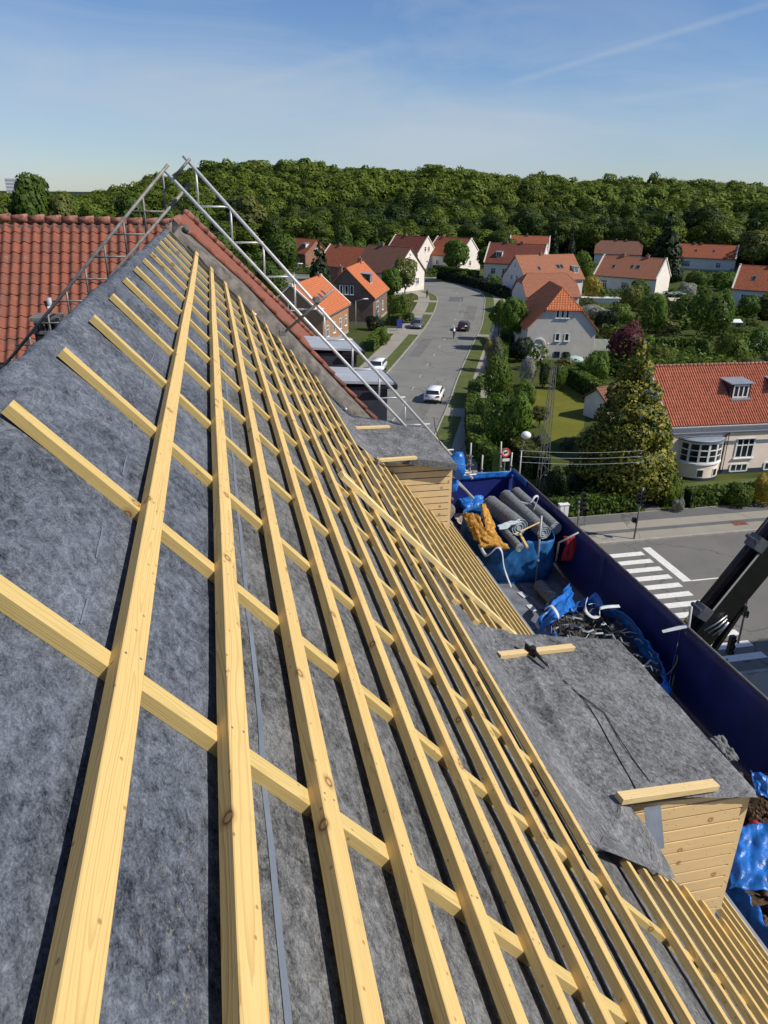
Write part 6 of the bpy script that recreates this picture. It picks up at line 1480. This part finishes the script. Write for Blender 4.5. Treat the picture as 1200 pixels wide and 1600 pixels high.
signal(990,844,1005,762,'traffic light pole casting a shadow on the pavement by the zebra crossing',[(.18,2.5,.95,0),(-.15,2.6,.7,0),(-.2,1.3,.3,0)])
signal(901,858,905,782,'traffic light just outside the hoarding near the white cabinet',[(0.02,2.9,.95,0),(0.2,2.3,.5,0)])
signal(1153,1005,1172,922,'traffic light at the right beyond the crane boom',[(-.25,3.0,.8,0),(.0,1.6,.3,0)])
signal(1118,1100,1136,1030,'shaded traffic light below the crane boom',[(.1,2.6,.9,0)])
# lattice mast
b=G(845,772); t=VY(868,592,b.y); H_=t.z+1.0; o=empty('lattice_mast',b,label='slender steel lattice mast in front of the lawn',cat='mast'); m=MB(); lean=(t.x-b.x)
def mp(k,z): f=z/H_; w_=.30*(1-f*.55); return Vector((w_*(1 if k in(0,1) else -1)+lean*f*0,w_*(1 if k in(1,2) else -1),z))
for k in range(4): m.tube([mp(k,0),mp(k,H_)],.028,5)
m.build('legs',MT['steeldk'],o); m=MB(); z=0; i=0
while z<H_-.5:
    for k in range(4): m.tube([mp(k,z),mp((k+1)%4,z+.5)] if i%2 else [mp((k+1)%4,z),mp(k,z+.5)],.012,4)
    z+=.5; i+=1
m.build('bracing',MT['steeldk'],o)
m=MB(); m.ball((.1,-.3,1.6),.08,nu=8,nv=6); m.build('insulator',MT['white'],o)
# wires across the street
for i,(v,lb) in enumerate(((704,'uppermost'),(713,'middle'),(722,'lowest'))):
    a=VY(812,v,34+i*.3); bq=VY(1005,v,34+i*.3); m=MB(); d=bq-a; n=16; m.tube([a+d*(k/n*1.0)+Vector((0,0,-.12*math.sin(math.pi*k/n))) for k in range(n+1)],.006,4); tag(m.build('overhead_wire',MT['lead'],None),lb+' of the three thin wires spanning the dark garden left of the golden conifer','wire')
sgn=G(624,518); o=empty('blue_sign',sgn,label='dark blue board on short posts by the left path',cat='sign'); m=MB(); m.box(-.45,.45,-.05,.05,.5,1.9); m.build('board',MT['signblue'],o); 
for s in (-.4,.4): m=MB(); m.tube([(s,0,0),(s,0,.6)],.04,6); m.build('post',MT['steel'],o)
# ================================================================ vehicles
def car(label,cat,x,y,ang,body,kind='hatch',z=.01,name='parked_car'):
    o=empty(name,(x,y,z),R(ang),label=label,cat=cat)   # local +y = forward
    W2=.89; Ln=4.3
    P={'hatch':[(-2.12,.30),(-2.14,.62),(-2.05,.95),(2.02*0-1.98,1.0),(.95,.98),(1.85,.78),(2.12,.62),(2.14,.32)],
       'van':[(-2.1,.3),(-2.14,.7),(-2.1,1.05),(1.3,1.05),(1.9,.95),(2.1,.7),(2.12,.3)]}[kind]
    m=MB(); m.prism([(-W2,a,b) for a,b in P],(2*W2,0,0)); bd=m.build('body',MT[body],o,bevel=.09,smooth=True)
    C_={'hatch':([(-2.0,.93),(-1.75,1.42),(-1.3,1.5),(.0,1.5),(.35,1.44),(1.12,.95)]),'van':([(-2.08,1.0),(-2.0,1.78),(-1.8,1.86),(.6,1.84),(.9,1.76),(1.5,1.0)])}[kind]
    m=MB(); n=len(C_); 
    def wd_(z_): return .82-.24*(z_-.95)*.75 if kind=='hatch' else .84-.1*(z_-1)
    for s in (-1,1): m.v+=[(s*wd_(b),a,b) for a,b in C_]
    m.f+=[tuple(range(n)),tuple(range(n,2*n))[::-1]]+[(i,n+i,n+(i+1)%n,(i+1)%n) for i in range(n)]; m.m=[0]*len(m.f); cb=m.build('cabin',MT[body],o,bevel=.05,smooth=True)
    # glazing laid just proud of the cabin
    def strip(nm,a,b,i0,wf=.86):
        (y0,z0),(y1,z1)=a,b; nrm=Vector((0,-(z1-z0),(y1-y0))).normalized()
        if i0=='r': nrm=-nrm if nrm.y>0 else nrm
        else: nrm=-nrm if nrm.y<0 else nrm
        f0,f1=.12,.9; A_=Vector((0,y0,z0)).lerp(Vector((0,y1,z1)),f0)+nrm*.012; B_=Vector((0,y0,z0)).lerp(Vector((0,y1,z1)),f1)+nrm*.012
        m=MB(); m.add([(-wd_(A_.z)*wf,A_.y,A_.z),(wd_(A_.z)*wf,A_.y,A_.z),(wd_(B_.z)*wf,B_.y,B_.z),(-wd_(B_.z)*wf,B_.y,B_.z)],[(0,1,2,3)]); m.build(nm,MT['glass'],o)
    strip('rear_window',C_[0],C_[1],'r'); strip('windscreen',C_[-1],C_[-2],'f')
    for s in (-1,1):
        m=MB(); zb,zt=(1.02,1.40) if kind=='hatch' else (1.08,1.66)
        ys_=[(-1.72,-.95),(-.88,-.02),(.05,.82)] if kind=='hatch' else [(.1,1.1)]
        for (ya,yb) in ys_:
            ye=yb if yb<.5 else yb-.35; yst=ya if ya>-1.5 else ya+.12
            m.add([(s*(wd_(zb)+.012),ya,zb),(s*(wd_(zb)+.012),yb,zb),(s*(wd_(zt)+.012),ye,zt),(s*(wd_(zt)+.012),yst,zt)],[(0,1,2,3)])
        m.build('side_window',MT['glass'],o)
        for yy in (-1.35,1.32):
            m=MB(); m.tube([(s*.70,yy,.31),(s*.91,yy,.31)],.31,18); wh=m.build('wheel',MT['tyre'],o,smooth=False); m=MB(); m.tube([(s*.90,yy,.31),(s*.925,yy,.31)],.19,14); m.build('rim',MT['rim'],wh)
        m=MB(); zz=.78 if kind=='hatch' else 1.2; m.box(s*.62-.18,s*.62+.18,-2.15,-2.08,zz,zz+.14); m.build('tail_light',MT['redlight'],o,bevel=.02)
        m=MB(); m.box(s*.64-.16,s*.64+.16,2.04,2.13,.62,.74); m.build('headlight',MT['lens'],o,bevel=.02)
        m=MB(); m.box(s*.93-.07,s*.93+.07,.72,.84,.98,1.1); m.build('mirror',MT[body],o,bevel=.02)
    m=MB(); m.box(-.26,.26,-2.165,-2.14,.52,.63); m.build('number_plate',MT['white'],o); m=MB(); m.box(-.8,.8,-2.16,-2.1,.3,.46); m.box(-.75,.75,2.1,2.165,.3,.48); m.build('bumper',MT['blackplastic'],o)
    return o
car('white hatchback driving away along the right side of the road','car',22.4,76.3,-23,'carwhite',name='white_car')
car('dark grey car parked at the left kerb','car',32.2,121.5,157,'cargrey',name='grey_car')
car('dark car with a shadowed cabin driving away ahead of the cyclist','car',39.4,118.8,-22,'cardark',name='dark_car')
car('white car partly hidden behind the bright lattice beam','car',19.0,90.4,157,'carwhite',name='white_car')
# ================================================================ people
def figure(parent_loc,rz,label,joints,cloth,skin='skin',hair='cloth_dark',scale=1.,helmet=None,top=None,legs=None):
    """one continuous skinned body; joints = dict of points in metres, local +y forward"""
    root=empty('person',parent_loc,rz,label=label,cat='person')
    J=joints; names=list(J); me=bpy.data.meshes.new('body'); 
    E_=[('pelvis','chest'),('chest','neck'),('neck','head'),('chest','shL'),('shL','elL'),('elL','haL'),('chest','shR'),('shR','elR'),('elR','haR'),('pelvis','hipL'),('hipL','knL'),('knL','anL'),('anL','toL'),('pelvis','hipR'),('hipR','knR'),('knR','anR'),('anR','toR')]
    rad=dict(pelvis=.13,chest=.14,neck=.055,head=.085,shL=.06,shR=.06,elL=.045,elR=.045,haL=.032,haR=.032,hipL=.09,hipR=.09,knL=.06,knR=.06,anL=.042,anR=.042,toL=.035,toR=.035)
    me.from_pydata([J[n] for n in names],[],[(names.index(a),names.index(b)) for a,b in E_]); o=link('body',me,root,MT[cloth])
    o.modifiers.new('skin','SKIN'); 
    for i,n in enumerate(names): v=me.skin_vertices[0].data[i]; v.radius=(rad[n]*scale,rad[n]*scale*.85 if n in('chest','pelvis') else rad[n]*scale); v.use_root=(n=='pelvis')
    md=o.modifiers.new('s','SUBSURF'); md.levels=2; md.render_levels=2
    h=Vector(J['head'])
    m=MB(); m.ball(tuple(h+Vector((0,.0,.06))),.085,.10,.12,14,10); 
    m.ball(tuple(h+Vector((0,.10,.05))),.016,.02,.025,6,4); m.ball(tuple(h+Vector((.088,0,.05))),.012,.02,.03,6,4); m.ball(tuple(h+Vector((-.088,0,.05))),.012,.02,.03,6,4); m.build('head',MT['skin'],root,smooth=True)
    m=MB(); m.ball(tuple(h+Vector((0,-.015,.10))),.105,.125,.105,14,8); m.build('helmet' if helmet else 'hair',MT[helmet or hair],root,smooth=True)
    for s in('L','R'):
        p=Vector(J['ha'+s]); m=MB(); m.ball(tuple(p),.03,.045,.022,8,5)
        for k in range(4): m.tube([p+Vector((-.022+.015*k,.03,0)),p+Vector((-.022+.015*k,.065,-.01)),p+Vector((-.022+.015*k,.075,-.035))],.008,5)
        m.tube([p+Vector((.025,0,0)),p+Vector((.04,.03,-.01))],.009,5); m.build('hand',MT['skin'],root,smooth=True)
    if top:
        m=MB(); a=Vector(J['pelvis'])+Vector((0,0,.05)); b=Vector(J['neck'])-Vector((0,0,.03)); c=Vector(J['chest']); m.tube([a,a.lerp(c,.5),c,b],[.16,.165,.19,.10],14); m.build('jacket',MT[top],root,smooth=True)
    return root
ride=dict(pelvis=(0,-.22,1.0),chest=(0,.02,1.38),neck=(0,.12,1.5),head=(0,.17,1.58),shL=(-.18,.06,1.42),shR=(.18,.06,1.42),elL=(-.24,.22,1.2),elR=(.24,.22,1.2),haL=(-.24,.45,1.08),haR=(.24,.45,1.08),hipL=(-.1,-.2,.95),hipR=(.1,-.2,.95),knL=(-.12,.15,.72),knR=(.12,.2,.88),anL=(-.12,.0,.28),anR=(.12,.05,.50),toL=(-.12,.14,.22),toR=(.12,.19,.45))
walk=dict(pelvis=(0,0,.95),chest=(0,.02,1.3),neck=(0,.03,1.48),head=(0,.05,1.58),shL=(-.19,.0,1.42),shR=(.19,.0,1.42),elL=(-.23,-.08,1.13),elR=(.23,.08,1.13),haL=(-.22,-.02,.86),haR=(.22,.25,.92),hipL=(-.1,0,.9),hipR=(.1,0,.9),knL=(-.1,.12,.5),knR=(.1,-.02,.5),anL=(-.1,.16,.1),anR=(.1,-.25,.14),toL=(-.1,.3,.05),toR=(.1,-.12,.05))
def bicycle(x,y,ang,label):
    o=empty('bicycle',(x,y,.01),R(ang),label=label,cat='bicycle')
    for yy in (-.52,.52):
        m=MB(); m.tube([(0,yy+.33*math.cos(2*math.pi*k/24),.34+.33*math.sin(2*math.pi*k/24)) for k in range(25)],.018,6)
        for k in range(10): m.tube([(0,yy,.34),(0,yy+.32*math.cos(2*math.pi*k/10),.34+.32*math.sin(2*math.pi*k/10))],.003,3)
        m.build('wheel',MT['tyre'],o)
    m=MB()
    for a,b in (((0,-.52,.34),(0,-.05,.3)),((0,-.05,.3),(0,-.2,.8)),((0,-.2,.8),(0,.38,.82)),((0,-.05,.3),(0,.36,.72)),((0,-.52,.34),(0,-.2,.78)),((0,.52,.34),(0,.37,.95))): m.tube([a,b],.016,6)
    m.build('frame',MT['steeldk'],o); m=MB(); m.tube([(-.27,.38,1.02),(-.05,.4,1.0),(.05,.4,1.0),(.27,.38,1.02)],.014,6); m.build('handlebar',MT['blackplastic'],o)
    m=MB(); m.ball((0,-.24,.88),.07,.13,.03,10,5); m.build('saddle',MT['blackplastic'],o); return o
q=G(709,529); bicycle(q.x,q.y,-22,'bicycle ridden in the road behind the dark car'); figure((q.x,q.y,.01),R(-22),'person in dark clothes and white helmet riding a bicycle on the road',ride,'cloth_dark',helmet='white',top='cloth_white')
q=G(667,466); bicycle(q.x,q.y,-20,'bicycle on the left path below the pale gable'); figure((q.x,q.y,.01),R(-20),'person in dark clothes cycling on the left path by the pale gable',ride,'cloth_navy',top='cloth_dark')
# filler greenery away from houses and roads
def clear(x,y,margin=0):
    for (a,b,r) in HOUSE_ZONES:
        if (x-a)**2+(y-b)**2<(r+margin)**2: return False
    for P,Q in zip(RLd,RRd):
        cx,cy=(P[0]+Q[0])/2,(P[1]+Q[1])/2
        if (x-cx)**2+(y-cy)**2<(10.5+margin)**2: return False
    return True
rq=random.Random(21); pts={'a':[],'b':[],'c':[]}
for i in range(5000):
    d=rq.uniform(95,262); az=R(rq.uniform(-13,44)); x,y=d*math.sin(az),d*math.cos(az)
    if not clear(x,y,2.5): continue
    if d<150 and x<30 and x>0 and y<112: continue
    if rq.random()<.16: pts[rq.choice('abc')].append((x,y))
scatter_stuff('garden_shrubs','mixed green shrubs filling the gardens between the far houses',pts['a'],'green',300,(1.,3.6),(3,5.5))
scatter_stuff('garden_undergrowth','dark green undergrowth between the far houses',pts['b'],'forest',310,(1.,3.8),(3,6))
scatter_stuff('garden_olive_shrubs','olive and yellowish shrubs among the far gardens',pts['c'],'olive',320,(1.,3.),(2.5,5))
pts=[]
for i in range(900):
    d=rq.uniform(110,262); az=R(rq.uniform(-19,1)); x,y=d*math.sin(az),d*math.cos(az)
    if clear(x,y,3) and rq.random()<.5: pts.append((x,y))
scatter_stuff('left_thicket','thicket of mixed trees behind the tiled ridge and parapet',pts,'forest',330,(5,9.5),(7,11),300,.06)
pts=[]
for i in range(2600):
    d=rq.uniform(52,104); az=R(rq.uniform(22,43)); x,y=d*math.sin(az),d*math.cos(az)
    if clear(x,y,1.2) and not (26<x<47 and 56<y<92) and y>57 and rq.random()<.13: pts.append((x,y))
scatter_stuff('right_garden_shrubs','mixed shrubs and low trees filling the gardens behind the pink house',pts,'hedge',350,(1.2,4.2),(2.5,5.),500,.045)
pts=[(rq.uniform(21.5,33),rq.uniform(45.2,52)) for _ in range(34)]
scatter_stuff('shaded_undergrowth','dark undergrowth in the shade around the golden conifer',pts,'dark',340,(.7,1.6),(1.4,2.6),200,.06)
for o in bpy.data.objects:
    if o.parent is not None and 'category' in o: del o['category']
